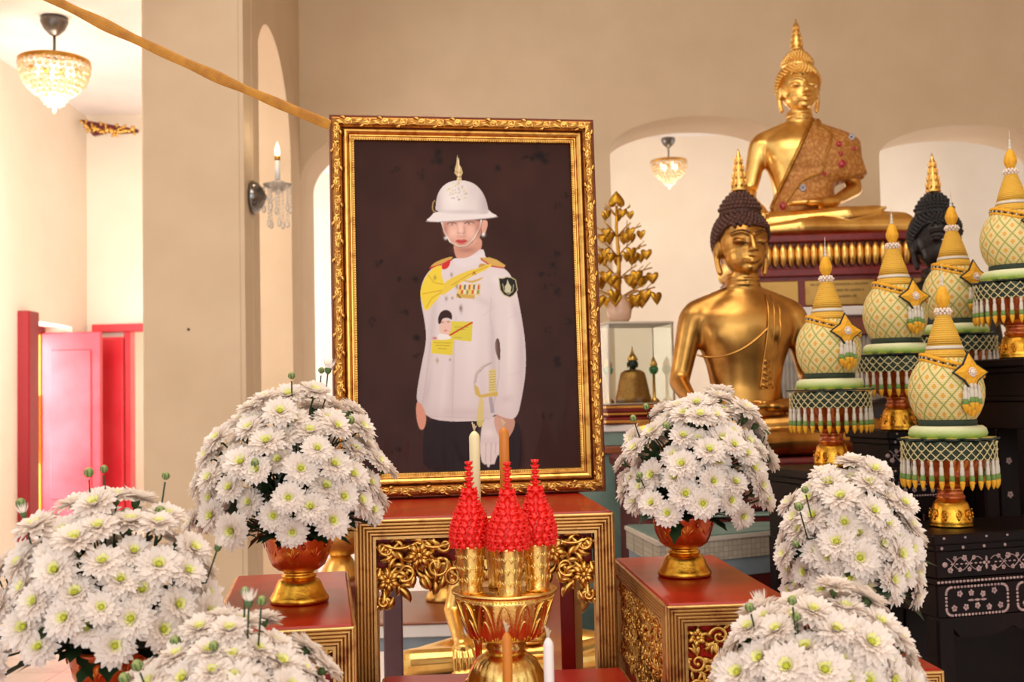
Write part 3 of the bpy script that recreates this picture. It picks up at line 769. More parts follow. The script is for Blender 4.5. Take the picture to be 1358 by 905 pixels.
P = A6([(478, 706), (500, 708), (520, 700), (545, 704), (566, 716), (576, 770), (556, 796), (536, 808), (504, 794), (486, 768), (478, 706)]); line(P, 1.1, (196, 186, 140), .9)
fill(A6([(524, 712), (532, 735), (544, 752), (540, 785), (512, 780), (510, 752), (520, 735)]), (206, 200, 170), .9, False); line(A6([(498, 735), (508, 775), (530, 792), (552, 775), (556, 740)]), 1, (190, 180, 130), .8)
for px_, py_ in ((599, 365), (577, 369), (592, 397), (611, 409), (606, 381)): blob(px_, py_, 1.8, 3, (120, 90, 70), .7)
# cards stuck on the print
fill(A7([(200, 100), (366, 104), (360, 204), (262, 192), (200, 150)]), (214, 198, 72), 1, False)
fill(A7([(162, 196), (272, 188), (264, 272), (158, 262)]), (222, 200, 64), 1, False)
line(A7([(222, 188), (366, 106)]), 2.2, (196, 52, 40))
fill(A7([(196, 96), (256, 90), (262, 140), (240, 176), (206, 170)]), (226, 186, 172)); fill(A7([(190, 110), (195, 70), (215, 46), (245, 44), (264, 66), (262, 98), (246, 84), (214, 86), (204, 120)]), (58, 36, 34))
blob(530+214/3.77, 400+106/3.77, 2, 1, (70, 46, 44), .7); blob(530+244/3.77, 400+104/3.77, 2, 1, (70, 46, 44), .7); blob(530+230/3.77, 400+148/3.77, 2.2, 1.2, (190, 80, 76), .8)
fill(A7([(196, 160), (252, 170), (262, 192), (180, 196)]), (232, 224, 220)); blob(530+176/3.77, 400+186/3.77, 3, 1.6, (190, 50, 56), .9)
for k, (y, x0, x1) in enumerate(((130, 275, 345), (142, 280, 330), (208, 172, 258), (222, 180, 250), (238, 190, 236), (182, 272, 312))): line(A7([(x0, y), (x1, y+2)]), .9, (150, 120, 60), .7)
blob(530+308/3.77, 400+40/3.77, 2, 5, (110, 90, 90), .7); blob(580, 479, 1.8, 3.4, (170, 130, 70), .8)
# sabre hilt
line(A7([(462, 305), (420, 325), (384, 360), (374, 410), (380, 450), (404, 476)]), 2.6, (196, 184, 176)); line(A7([(462, 309), (424, 330), (390, 366), (380, 410)]), 1, (120, 96, 90), .6)
fill(A7([(374, 420), (392, 430), (406, 470), (490, 452), (492, 476), (400, 484), (378, 466)]), (206, 174, 92), 1, False)
fill(A7([(446, 345), (482, 340), (484, 455), (446, 460)]), (214, 196, 130), 1, False)
for k in range(8): line(A7([(448, 356+13*k), (482, 352+13*k)]), .8, (140, 110, 70), .7)
fill(A7([(400, 480), (418, 480), (424, 600), (404, 640), (382, 610), (392, 540)]), (214, 196, 120), .9); line(A7([(455, 482), (466, 560)]), 5, (150, 140, 150), .7)
me = bpy.data.meshes.new('print')
m = MB(); vs = np.stack([XX.ravel(), np.full(GX*GZ, .002), ZZ.ravel()], 1)
i, j = np.meshgrid(np.arange(GX-1), np.arange(GZ-1)); a = (j*GX+i).ravel()
fs = np.stack([a, a+1, a+GX+1, a+GX], 1)
me.from_pydata(vs.tolist(), [], fs.tolist())
ca = me.color_attributes.new('print_colour', 'FLOAT_COLOR', 'POINT')
ca.data.foreach_set('color', np.concatenate([np.clip(img, 0, 1), np.ones((GX*GZ, 1))], 1).astype(np.float32).ravel())
t = NT('printed_photograph'); vc = t.new('ShaderNodeVertexColor'); vc.layer_name = 'print_colour'
t.link(vc.outputs[0], t.b.inputs['Base Color']); t.b.inputs['Roughness'].default_value = .6; t.b.inputs['Specular IOR Level'].default_value = .08; t.b.inputs['Coat Weight'].default_value = .06; t.b.inputs['Coat Roughness'].default_value = .12
tc = t.new('ShaderNodeTexCoord'); mp = t.new('ShaderNodeMapping'); mp.inputs['Scale'].default_value = (22, 1, 5); t.link(tc.outputs['Object'], mp.inputs[0])
nz = t.new('ShaderNodeTexNoise'); nz.inputs['Scale'].default_value = 1; nz.inputs['Detail'].default_value = 1.5; nz.inputs['Distortion'].default_value = .6; t.link(mp.outputs[0], nz.inputs['Vector'])
sp_ = t.new('ShaderNodeSeparateXYZ'); t.link(tc.outputs['Object'], sp_.inputs[0])
lowm = t.ramp(sp_.outputs['Z'], .30, .12)
bn = t.new('ShaderNodeBump'); bn.inputs['Distance'].default_value = .012; bn.inputs['Strength'].default_value = .6
t.link(t.math('MULTIPLY', nz.outputs['Fac'], lowm), bn.inputs['Height']); t.link(bn.outputs[0], t.b.inputs['Coat Normal'])
me.materials.append(t.m); put('print', me, por)

# ribbon from the frame's corner up to the left
RIB = mat('ochre_ribbon', (196, 134, 36), .6, 0, (168, 106, 24), 30, .4, .7)
pA, pB = at(438, 166, 2.40), at(-60, -68, 2.15)
rb = MB()
def rib(u, v):
    p = pA.lerp(pB, v); sag = 4*v*(1-v)*.012; tw = .05*sin(v*9)
    wd = .0115*(1+.10*sin(v*23)+.1*sin(v*41+1)-.12*max(0, 1-v*12))
    a = 2*pi*u; rr = .0035+.0011*abs(sin(9*a))
    return p+Vector((.45*cos(a)*wd*.52, sin(a)*rr, cos(a)*wd*.9-sag))
rb.grid(rib, 72, 90, closed_u=True)
tag(rb.build('ribbon', RIB), 'pleated ochre ribbon stretched from the portrait frame to upper left', 'ribbon')
# ================================================================== OFFERING BOWL, CUPS, CONES, CANDLES
def flute(n, a, p=1.0): return lambda t, v: 1+a*abs(cos(n*t/2))**p*sin(pi*min(1, max(0, v)))
BX, BY = -.02, 1.79
ob = thing('offering_bowl', 'large gold footed bowl with petal relief carrying red topped cups', 'bowl', (BX, BY, Z_FRONT+.001))
m = MB(); m.lathe([(.066, 0), (.068, .006), (.064, .014), (.060, .03), (.055, .055), (.046, .074), (.036, .082), (.032, .086)], 72, mod=flute(24, .06)); m.build('foot', GOLD_TRAY, ob)
m = MB(); m.lathe([(.031, .084), (.029, .09), (.033, .096), (.029, .102), (.034, .107)], 40); m.build('stem', GOLD_TRAY, ob)
m = MB()
m.lathe([(.034, .105), (.046, .107), (.056, .114), (.063, .130), (.069, .150), (.074, .168), (.0765, .178)], 96, mod=flute(28, .035))
m.lathe([(.0765, .176), (.083, .180), (.0835, .183), (.081, .1845), (.074, .1825), (.060, .178), (.001, .177)], 64)
for k in range(28):          # beaded spines of the lotus petals
    a = 2*pi*k/28
    for j in range(7):
        r = .0585+.0165*j/6+.0012; m.ell((r*cos(a), r*sin(a), .122+.048*j/6), .0017, 5, 4)
def br(z):
    pr = [(.034, .105), (.046, .107), (.056, .114), (.063, .130), (.069, .150), (.074, .168), (.0765, .178)]
    for (r0, q0), (r1, q1) in zip(pr[:-1], pr[1:]):
        if q0 <= z <= q1: return r0+(r1-r0)*(z-q0)/(q1-q0)
    return .0765
for k in range(14):
    a0 = 2*pi*(k+.5)/14
    for sc2 in (1, .55):
        pts = []
        for q in range(21):
            t_ = q/20*2-1; zz = .112+.058*(1-abs(t_)**2.2)*sc2; wa = .205*sc2*sin(pi*min(1, .5*(1-abs(t_))+.5))*(1 if t_ > 0 else -1)*(abs(t_)**.5)
            r = br(zz)+.0016; pts.append((r*cos(a0+wa), r*sin(a0+wa), zz))
        m.tube(pts, .0017, 5)
for k in range(28):
    a = 2*pi*k/28
    for j in range(3): m.ell((.0775*cos(a+j*.07), .0775*sin(a+j*.07), .174), .0014, 5, 4)
m.build('bowl', GOLD_TRAY, ob)
RED_BEAD = mat('red_plastic_flowers', (236, 16, 8), .32, 0, (246, 44, 26), 90, .5, .75, spec=.6)
bx2 = 0
def cup_and_cone(dx, dy, lab, lab2):
    z = Z_FRONT+.1785+.001
    t = thing('gold_cup', lab, 'cup', (BX+dx, BY+dy, z), dx*7, 'gold cups on the offering bowl')
    m = MB(); m.lathe([(.0185, 0), (.0190, .004), (.0178, .010), (.0188, .02), (.0205, .04), (.0228, .062), (.0245, .072), (.0255, .075), (.0235, .0755), (.022, .070), (.001, .066)], 40, mod=lambda a, v: 1+.012*sin(8*a+20*v)*sin(14*v*pi))
    m.build('cup_wall', GOLD_TRAY, t)
    m = MB()
    for k in range(13):
        a = 2*pi*k/13
        for j, (zz, r) in enumerate(((.016, .0182), (.034, .0198), (.052, .0216))):
            Mx = Matrix.Rotation(a+.3*j, 4, 'Z') @ Matrix.Translation((0, -r, zz))
            leaf_mesh(m, (0, 0), 1.2, .015, .0022, Mx, bend=.8, hgt=.22); leaf_mesh(m, (.002, .002), 2.4, .010, .0016, Mx, bend=-.8, hgt=.2); spiral(m, (.004, .006), .0036, 1, 1, 0, .0007, Mx, 8)
    m.build('floral_relief', GOLD_TRAY, t)
    c = thing('red_flower_cone', lab2, 'ornament', (BX+dx, BY+dy, z+.074), 0, 'red flower cones')
    prof = [(.024, 0), (.0275, .005), (.0288, .016), (.0275, .029), (.0225, .044), (.016, .058), (.0105, .070), (.0075, .082)]
    m = MB(); m.lathe(prof, 24)
    def R(zz):
        for (r0, z0), (r1, z1) in zip(prof[:-1], prof[1:]):
            if z0 <= zz <= z1: return r0+(r1-r0)*(zz-z0)/(z1-z0)
        return .008
    zz = .004; row = 0
    while zz < .084:
        r = R(zz); n = max(4, int(2*pi*r/.0128))
        for i in range(n):
            a = 2*pi*(i+.5*(row % 2))/n; d = Vector((cos(a), sin(a), .15)).normalized()
            Mx = Matrix.Translation((r*cos(a), r*sin(a), zz)) @ frame_of(d).to_4x4()
            m.ell((0, 0, .001), (.0062, .0062, .0042), 8, 5, Mx)
            for q in range(6):
                b = 2*pi*q/6; m.lathe([(.0022, 0), (.0001, .0058)], 4, Mx @ Matrix.Translation((.0046*cos(b), .0046*sin(b), .0015)) @ Matrix.Rotation(.75, 4, Vector((-sin(b), cos(b), 0))), cap=False)
        zz += .0100; row += 1
    m.build('cone_body', RED_BEAD, c)
    m = MB(); m.tube([(0, 0, .08), (0, 0, .128)], .0032, 6)
    for j in range(6):
        zc = .086+.0085*j; r = .0105-.0006*j
        for q in range(8):
            b = 2*pi*q/8+j*.4
            m.lathe([(.0036, 0), (.0002, r)], 5, Matrix.Translation((0, 0, zc)) @ frame_of((cos(b), sin(b), .35)).to_4x4(), cap=False)
        m.ell((0, 0, zc), (.0062, .0062, .0036), 8, 5)
    m.build('spire', RED_BEAD, c)
cup_and_cone(-.052, -.008, 'gold embossed cup on the offering bowl, leftmost in front', 'red beaded flower cone in the leftmost gold cup')
cup_and_cone(.008, -.046, 'gold embossed cup nearest the front of the offering bowl', 'red beaded flower cone at the centre, nearest the viewer')
cup_and_cone(.052, .006, 'gold embossed cup at the right side of the offering bowl', 'red beaded flower cone at right, standing slightly higher')
# cup at the rear holds nothing that shows
t = thing('gold_cup', 'gold embossed cup at the back of the bowl, glimpsed between two others', 'cup', (BX-.008, BY+.052, Z_FRONT+.1795), 0, 'gold cups on the offering bowl')
m = MB(); m.lathe([(.0185, 0), (.0190, .004), (.0178, .010), (.0205, .04), (.0245, .072), (.0255, .075), (.0235, .0755), (.0175, .02), (.001, .012)], 40); m.build('cup_wall', GOLD_TRAY, t)
WICK = mat('candle_wick', (196, 170, 140), .9)
def candle(label, px, py, Y, zb, ztop, r, col, holder=True, sleeve=False):
    P = at(px, py, Y); t = thing('candle', label, 'candle', (P.x, P.y, zb), 0, 'slender candles')
    m = MB(); h = ztop-zb
    m.lathe([(r, 0), (r, h-.006), (r*.85, h-.002), (r*.4, h+.003), (.001, h+.004)], 20, mod=lambda a, v: 1+.012*sin(3*a+5*v)); m.build('wax', col, t)
    m = MB()
    for k in range(3): m.tube([(0, 0, h), (.001*(k-1), .0006*k, h+.008), (.0035*(k-1), .001, h+.019-.003*k)], .0011, 5)
    m.build('wick', WICK, t)
    return P
CREAM = mat('cream_wax', (238, 222, 176), .45, 0, sub=.2); ORANGE = mat('orange_wax', (206, 122, 30), .42, 0, sub=.2); WHITEW = mat('white_wax', (238, 226, 222), .42, sub=.2)
def holder(label, P, z1):
    t = thing('candle_holder', label, 'candle holder', (P.x, P.y, Z_FRONT+.001), 0, 'tall candle holders')
    h = z1-Z_FRONT-.001
    m = MB(); m.lathe([(.024, 0), (.025, .004), (.014, .012), (.007, .02), (.006, .026)], 24); m.build('base', GOLD_TRAY, t)
    m = MB(); m.lathe([(.006, .024), (.006, h*.35), (.009, h*.4), (.006, h*.45), (.006, h-.02)], 16); m.build('stem', GOLD_TRAY, t)
    m = MB(); m.lathe([(.006, h-.022), (.012, h-.015), (.0125, h-.001), (.001, h-.0012)], 16); m.build('cup', GOLD_TRAY, t)
for lab, px, py, Y, zt, c_, r in (('cream candle standing left of centre before the portrait', 629, 575, 1.95, None, CREAM, .0092), ('orange candle standing at the centre before the portrait', 668, 570, 1.95, None, ORANGE, .0085)):
    P = at(px, py, Y); zb = 1.09
    P2 = at(px+4, 700, Y)
    holder('gold holder under the '+lab.split(' standing')[0]+', hidden behind the bowl', P, zb)
    candle(lab, px, py, Y, zb+.001, P.z, r, c_)
for lab, px, py, Y, c_, r in (('orange candle nearest the viewer, before the gold bowl', 672, 843, 1.50, ORANGE, .0066), ('white candle nearest the viewer, right of the gold bowl', 727, 850, 1.50, WHITEW, .0068)):
    P = at(px, py, Y); 
    pass
    candle(lab, px, py, Y, .80, P.z, r, c_)
    m = thing('candle_holder', 'small gold holder under the %s' % lab.split(',')[0], 'candle holder', (P.x, P.y, .7605), 0, 'low candle holders')
    h_ = MB(); h_.lathe([(.022, 0), (.022, .006), (.009, .014), (.011, .03), (.011, .039), (.001, .039)], 20); h_.build('base', GOLD_TRAY, m)
altar_table('lowest red table at front centre under two front candles', (.02, 1.46, .76), 0, .24, .19, detail=False)

# ================================================================== FLOWER BOWLS
PT = NT('white_petal'); PT.b.inputs['Base Color'].default_value = (*L((251, 241, 234)), 1); PT.b.inputs['Roughness'].default_value = .55
tl = PT.new('ShaderNodeBsdfTranslucent'); tl.inputs[0].default_value = (*L((251, 241, 230)), 1)
mx = PT.new('ShaderNodeMixShader'); mx.inputs[0].default_value = .38
PT.link(PT.b.outputs[0], mx.inputs[1]); PT.link(tl.outputs[0], mx.inputs[2]); PT.link(mx.outputs[0], PT.n['Material Output'].inputs[0]); PETAL = PT.m
CENTRE = mat('yellow_green_centre', (206, 202, 62), .6, 0, (170, 176, 40), 300, .4, .6)
LEAF = mat('dark_leaf', (44, 66, 34), .5, 0, (28, 46, 24), 30, .35, .65)
STEMM = mat('green_stem', (74, 98, 50), .55)
BUDG = mat('green_bud', (120, 138, 72), .6, 0, (158, 166, 104), 200, .4, .6)
INNER = mat('pale_yellow_petal', (236, 232, 158), .55)
def flower_meshes(seed, R=.0275):
    rnd = random.Random(seed); m = MB()
    for ring_, (cnt, ln, el, r0, w) in enumerate(((22, 1.0, -2, .10, .0041), (22, .95, 13, .10, .0039), (20, .82, 28, .09, .0036), (16, .62, 44, .08, .0030), (10, .40, 60, .09, .0023))):
        off = rnd.random()*6
        for i in range(cnt):
            a = off+2*pi*(i+rnd.uniform(-.25, .25))/cnt; e = radians(el+rnd.uniform(-8, 8)); l = R*ln*rnd.uniform(.86, 1.08)
            ca, sa = cos(a), sin(a); tw = rnd.uniform(-.25, .25); cv = rnd.uniform(-.12, .30)
            pts = []
            for t, wf in ((0, .45), (.4, .95), (.78, 1.0), (1, .22)):
                rr = r0*R+l*(t*cos(e)); zz = l*(t*sin(e))-cv*l*t*t*.35+.0015
                ww = w*wf
                for s_ in (-1, 0, 1):
                    z2 = zz+(abs(s_)*.32*ww)+tw*s_*ww
                    pts.append((rr*ca-s_*ww*sa, rr*sa+s_*ww*ca, z2))
            m.add(pts, [(k*3+q, k*3+q+1, k*3+q+4, k*3+q+3) for k in range(3) for q in (0, 1)], mi=2 if ring_ == 4 else 0)
    m.lathe([(.0008, -.012), (.004, -.010), (.006, -.004), (.0055, .001)], 8, mi=1)
    c = MB(); c.ell((0, 0, .0045), (.0032, .0032, .0032), 8, 5)
    for k in range(7):
        a = 2*pi*k/7; c.ell((.0030*cos(a), .0030*sin(a), .0058), .0013, 5, 4)
    return m.mesh('flower_head', [PETAL, STEMM, INNER]), c.mesh('flower_centre', CENTRE)
FLW = [flower_meshes(k) for k in range(6)]
bm_ = MB(); bm_.ell((0, 0, .006), (.0062, .0062, .0072), 10, 8)
for k in range(6):
    a = 2*pi*k/6; bm_.tube([(.002*cos(a), .002*sin(a), 0), (.0064*cos(a), .0064*sin(a), .004), (.0058*cos(a), .0058*sin(a), .010)], lambda t: .0016*(1-.6*t), 5, mi=1)
BUD = bm_.mesh('bud', [BUDG, STEMM])
hm_ = MB(); rh = random.Random(3)
for i in range(22):
    a = 2*pi*i/22; r1 = .005+.004*(i % 3)/2
    vs = [(0.003*cos(a), .003*sin(a), 0), (r1*cos(a-.16), r1*sin(a-.16), .008), (r1*cos(a+.16), r1*sin(a+.16), .008), ((r1+.004)*cos(a), (r1+.004)*sin(a), .019)]
    hm_.add(vs, [(0, 2, 3, 1)])
hm_.lathe([(.001, -.008), (.005, -.004), (.006, .003)], 8, mi=1)
HALF = hm_.mesh('half_open_flower', [PETAL, STEMM])
def leafy(mb, p, d, Ln, w, rnd):
    "a lobed chrysanthemum leaf"
    d = Vector(d).normalized(); s = d.cross(Vector((0, 0, 1)))
    s = (s if s.length > .1 else Vector((1, 0, 0))).normalized(); n = s.cross(d)
    rows = []
    for i, (t, wf) in enumerate(((0, .12), (.18, .55), (.28, .35), (.45, 1.0), (.55, .6), (.75, .7), (.85, .35), (1, .05))):
        c = Vector(p)+d*(Ln*t)-n*(Ln*.25*t*t)
        rows.append((c-s*(w*wf)+n*(w*.2*wf), c, c+s*(w*wf)+n*(w*.2*wf)))
    vs = [q for r in rows for q in r]
    mb.add(vs, [(k*3+q, k*3+q+1, k*3+q+4, k*3+q+3) for k in range(7) for q in (0, 1)])
phan_bowl = MB()
pb_prof = [(.024, .052), (.034, .053), (.043, .060), (.049, .073), (.0525, .090), (.0555, .104), (.0562, .110), (.054, .110), (.051, .100), (.044, .086), (.001, .082)]
phan_bowl.lathe(pb_prof, 48)
for k in range(8):
    Mx = Matrix.Rotation(2*pi*k/8, 4, 'Z') @ Matrix.Translation((0, -.0507, .086)) @ Matrix.Rotation(.22, 4, 'X')
    for q in range(3): leaf_mesh(phan_bowl, (0, -.012), pi/2+(q-1)*.6, .022-.004*abs(q-1), .0045, Mx, bend=0, hgt=.10)
    leaf_mesh(phan_bowl, (.018, .004), pi*.5, .010, .004, Mx, bend=0, hgt=.1)
PHB = phan_bowl.mesh('bowl', AMBER_PHAN)
pf = MB()
pf.lathe([(.046, 0), (.0475, .002), (.0478, .007), (.0455, .010), (.041, .018), (.037, .028), (.033, .036), (.026, .0395)], 60, mod=lambda a, v: 1+.022*(1-v)*abs(cos(5*a)))
pf.lathe([(.025, .039), (.0285, .041), (.0285, .044), (.0245, .046), (.0245, .049), (.028, .0505), (.027, .053), (.02, .054)], 40)
PHF = pf.mesh('foot', GOLD_PHAN)
def arrangement(label, base, rx, ry, rz, ctr, N, seed, buds=8, skew=(0, 0), zmin=-.35, fscale=1.0, yaw=0, bud_at=()):
    "base: bowl foot position; ctr: dome centre relative to the foot; heads spread over the dome"
    rnd = random.Random(seed)
    t = thing('flower_arrangement', label, 'flowers', base, 0, 'white chrysanthemum bowls')
    put('bowl', PHB, t); put('foot', PHF, t)
    C = Vector(ctr); fo = MB(); heads = []
    ga = pi*(3-sqrt(5))
    for i in range(N):
        zz = 1-(1-zmin)*(i+.5)/N; r = sqrt(max(0, 1-zz*zz)); a = ga*i; th_ = (a+pi/2+pi) % (2*pi)-pi; a = -pi/2+th_-.36*sin(th_)
        d = Vector((r*cos(a), r*sin(a), zz))
        d = (d+Vector((rnd.gauss(0, .05), rnd.gauss(0, .05), rnd.gauss(0, .035)))).normalized(); k = rnd.uniform(.84, 1.06)
        P = C+Vector((d.x*rx*k+skew[0]*max(0, zz), d.y*ry*k+skew[1]*max(0, zz), d.z*rz*k))
        nrm = Vector((d.x/rx, d.y/ry, d.z/rz)).normalized()
        nrm = (nrm+Vector((rnd.uniform(-.28, .28), rnd.uniform(-.28, .28)-.1, rnd.uniform(.1, .6)))).normalized()
        if P.z < .10 and hypot(P.x, P.y) < .075: continue
        heads.append((P, nrm))
    for P, nrm in heads:
        fm, cm = FLW[rnd.randrange(6)]
        sc_ = fscale*rnd.uniform(.84, 1.08)
        q = frame_of(nrm).to_quaternion() @ Quaternion((0, 0, 1), rnd.uniform(0, 6.28))
        o = put('flower_head', fm, t, P, q.to_euler()); o.scale = (sc_,)*3
        put('flower_centre', cm, o)
        p0 = Vector((rnd.uniform(-.03, .03), rnd.uniform(-.03, .03), .09)); b = P-nrm*.011*sc_
        fo.tube([p0, p0.lerp(b, .55)+Vector((0, 0, .02)), b-nrm*.02, b], .0016, 5, cap=False)
        for k in range(2):
            q0 = p0.lerp(P, rnd.uniform(.35, .78)); leafy(fo, q0, (P-p0).normalized()+Vector((rnd.uniform(-1, 1), rnd.uniform(-1, 1), rnd.uniform(-.6, .4))), rnd.uniform(.035, .06), rnd.uniform(.010, .017), rnd)
    for k in range(26):     # skirt of leaves above the rim
        a = 2*pi*k/26+rnd.uniform(-.1, .1); r = rnd.uniform(.025, .048)
        leafy(fo, (r*cos(a), r*sin(a), .103+rnd.uniform(0, .03)), (cos(a), sin(a), rnd.uniform(-.35, .8)), rnd.uniform(.045, .075), rnd.uniform(.012, .019), rnd)
    for k in range(buds):
        if k < len(bud_at): d = Vector(bud_at[k]); ex = .030
        else:
            a = rnd.uniform(0, 6.28); zz = rnd.uniform(.1, .95); r = sqrt(1-zz*zz); d = Vector((r*cos(a), r*sin(a), zz)); ex = rnd.uniform(-.004, .012)
        P = C+Vector((d.x*rx+skew[0]*max(0, d.z), d.y*ry+skew[1]*max(0, d.z), d.z*rz))+d.normalized()*ex
        up = (d.normalized()*.5+Vector((0, 0, .9))).normalized()
        half = k % 3 == 2
        o = put('half_open_flower' if half else 'flower_bud', HALF if half else BUD, t, P, frame_of(up).to_euler()); o.scale = (rnd.uniform(.75, 1.05),)*3
        fo.tube([C+d*.06, P-up*.05, P-up*.004], .0013, 5, cap=False)
    fo.build('foliage', LEAF, t)
    return t
arrangement('white chrysanthemums in an amber bowl on the left red table', (-.36, 1.885, Z_SIDE+.001), .156, .135, .182, (-.008, 0, .165), 80, 11, 9, zmin=-.22, bud_at=((.05, -.3, .95), (.25, .1, 1.0), (.33, 0, 1.03)))
arrangement('white chrysanthemums in an amber bowl on the right red table', (.304, 2.068, Z_SIDE+.001), .134, .12, .170, (.020, 0, .158), 76, 23, 8, zmin=-.22, skew=(.022, 0), bud_at=((-.75, -.3, .62), (-.62, -.3, .72)))
arrangement('sparse spreading white chrysanthemums at far left, before the red window', (-.552, 1.55, .963), .160, .115, .158, (-.005, -.01, .150), 68, 37, 12, zmin=-.2, fscale=1.0, bud_at=((-.05, -.2, 1.02), (.0, 0, 1.04), (-.5, -.2, .75), (-.55, -.1, .8), (.42, .1, .98), (.85, -.2, .5)))
arrangement('white chrysanthemums lowest at left, partly cut off by the picture edge', (-.344, 1.38, .8015), .118, .110, .112, (0, 0, .222), 72, 41, 9, zmin=-.45, fscale=.98, bud_at=((-.6, -.5, .5), (-.7, -.5, .4), (.2, -.3, 1.0), (.3, -.3, .98), (.1, 0, 1.0)))
arrangement('round mass of white chrysanthemums before the inlaid dark table', (.528, 1.838, .986), .108, .098, .135, (.004, -.015, .155), 80, 53, 6, zmin=-.55, fscale=.98, bud_at=((-.7, -.6, .45), (-.6, -.5, .6)))
arrangement('white chrysanthemums lowest at right, in front of the other bowls', (.380, 1.49, .7915), .124, .115, .135, (.005, -.01, .212), 80, 67, 6, zmin=-.5, fscale=1.04, bud_at=((-.6, -.3, .72), (-.3, -.5, .8)))
# ================================================================== SEATED STATUES
def eval_remesh(mb, voxel, smooth=4, fac=.5):
    o = mb.build('tmp', GOLD_STATUE)
    r = o.modifiers.new('r', 'REMESH'); r.mode = 'VOXEL'; r.voxel_size = voxel; r.use_smooth_shade = True
    s = o.modifiers.new('s', 'SMOOTH'); s.factor = fac; s.iterations = smooth
    bpy.context.view_layer.update()
    me = bpy.data.meshes.new_from_object(o.evaluated_get(bpy.context.evaluated_depsgraph_get()))
    bpy.data.objects.remove(o); return me
TORSO = [(.02, .20, .16), (.08, .185, .15), (.16, .158, .122), (.25, .142, .102), (.33, .158, .108), (.41, .190, .122), (.47, .208, .124), (.52, .205, .112), (.555, .165, .092), (.585, .110, .074), (.61, .075, .066), (.64, .066, .064), (.67, .064, .066)]
def torso_at(z):
    for (z0, a0, b0), (z1, a1, b1) in zip(TORSO[:-1], TORSO[1:]):
        if z0 <= z <= z1:
            t = (z-z0)/(z1-z0); return a0+(a1-a0)*t, b0+(b1-b0)*t
    return TORSO[-1][1:] if z > .6 else TORSO[0][1:]
def build_body():
    m = MB()
    n = 40; vs = []; fs = []
    for z, a, b in TORSO:
        for i in range(n):
            t = 2*pi*i/n; vs.append((a*cos(t), b*sin(t), z))
    for j in range(len(TORSO)-1):
        for i in range(n): fs.append((j*n+i, j*n+(i+1) % n, (j+1)*n+(i+1) % n, (j+1)*n+i))
    fs.append(tuple(range(n))[::-1]); fs.append(tuple((len(TORSO)-1)*n+i for i in range(n)))
    m.add(vs, fs)
    for s in (-1, 1):
        m.ell((s*.088, -.058, .445), (.088, .046, .066), 16, 12)                     # chest
        m.ell((s*.098, -.122, .425), (.008, .006, .008), 8, 6)
        m.ell((s*.200, .002, .510), (.066, .058, .052), 16, 12); m.cap((s*.06, .004, .575), (s*.20, .004, .525), .05, .05)                     # shoulder
        m.cap((s*.215, .004, .50), (s*.270, .01, .275), .055, .042)
        m.cap((s*.10, .0, .08), (s*.46, -.16, .062), .105, .068)                   # thigh to knee
    # right forearm and hand over the shin
    m.cap((-.274, .01, .275), (-.275, -.17, .195), .041, .029)
    m.cap((-.275, -.16, .2), (-.272, -.25, .172), .027, .03)
    m.ell((-.270, -.265, .158), (.040, .036, .026), 14, 10)
    for k, (dx, l) in enumerate(((-.030, .088), (-.010, .102), (.010, .098), (.029, .080))):
        a = (-.270+dx, -.275, .155); b = (-.270+dx*1.15, -.315, .118); c = (-.268+dx*1.25, -.318, .155-l)
        m.cap(a, b, .0115, .0105, 10); m.cap(b, c, .0105, .008, 10)
    m.cap((-.235, -.235, .165), (-.212, -.275, .125), .012, .009, 10)
    # left forearm and hand lying in the lap
    m.cap((.274, .01, .275), (.13, -.19, .185), .041, .028)
    m.cap((.13, -.19, .185), (.05, -.235, .178), .027, .026)
    m.ell((.02, -.24, .176), (.052, .040, .020), 14, 10)
    for k in range(4): m.cap((-.02, -.215-.019*k, .178), (-.105+.008*abs(k-1), -.218-.019*k, .174), .0115, .008, 10)
    m.cap((.03, -.20, .185), (-.035, -.19, .196), .012, .009, 10)
    # shins and feet, one leg laid on the other
    m.cap((-.46, -.16, .07), (.18, -.26, .108), .068, .042)
    m.cap((.18, -.26, .108), (.335, -.205, .128), .040, .030)
    for k in range(5): m.cap((.325, -.225+.014*k, .135), (.372, -.222+.016*k, .142), .011, .008, 8)
    m.cap((.47, -.16, .058), (-.06, -.31, .050), .066, .046)
    m.cap((-.06, -.31, .050), (-.30, -.315, .036), .042, .024)
    m.ell((0, -.10, .055), (.34, .2, .055), 24, 12)
    # head
    m.ell((0, -.004, .795), (.092, .106, .116), 28, 20)
    m.ell((0, -.030, .735), (.076, .078, .078), 24, 16)
    m.ell((0, -.078, .688), (.030, .028, .022), 14, 10)
    m.cap((0, -.108, .800), (0, -.130, .752), .0085, .0125, 10)
    for s in (-1, 1):
        m.ell((s*.0125, -.122, .7475), (.0085, .011, .007), 10, 8)
        m.ell((s*.038, -.090, .783), (.027, .020, .0125), 14, 10)                  # lowered lid
        pts = [(s*(.008+.062*t), -.112+.030*t*t+.004*t, .800+.016*sin(pi*min(1, t*.75+.1))) for t in [i/8 for i in range(9)]]
        m.tube(pts, .0046, 8)
        m.ell((s*.094, .012, .765), (.011, .026, .048), 12, 10)
        m.cap((s*.094, .010, .735), (s*.090, .0, .675), .0115, .012, 10)
        m.cap((s*.002, -.1105, .7165), (s*.032, -.099, .7205), .0075, .0035, 10)
        m.cap((s*.001, -.109, .7065), (s*.022, -.100, .7095), .0085, .004, 10)
    for z in (.628, .645): m.tube([(.068*cos(a), .068*sin(a), z) for a in [2*pi*i/28 for i in range(28)]], .0042, 6, closed=True)
    me = eval_remesh(m, .0042, 2)
    n = len(me.vertices); co = np.empty(n*3); me.vertices.foreach_get('co', co); co = co.reshape(-1, 3)
    ed = np.empty(len(me.edges)*2, np.int64); me.edges.foreach_get('vertices', ed); ed = ed.reshape(-1, 2)
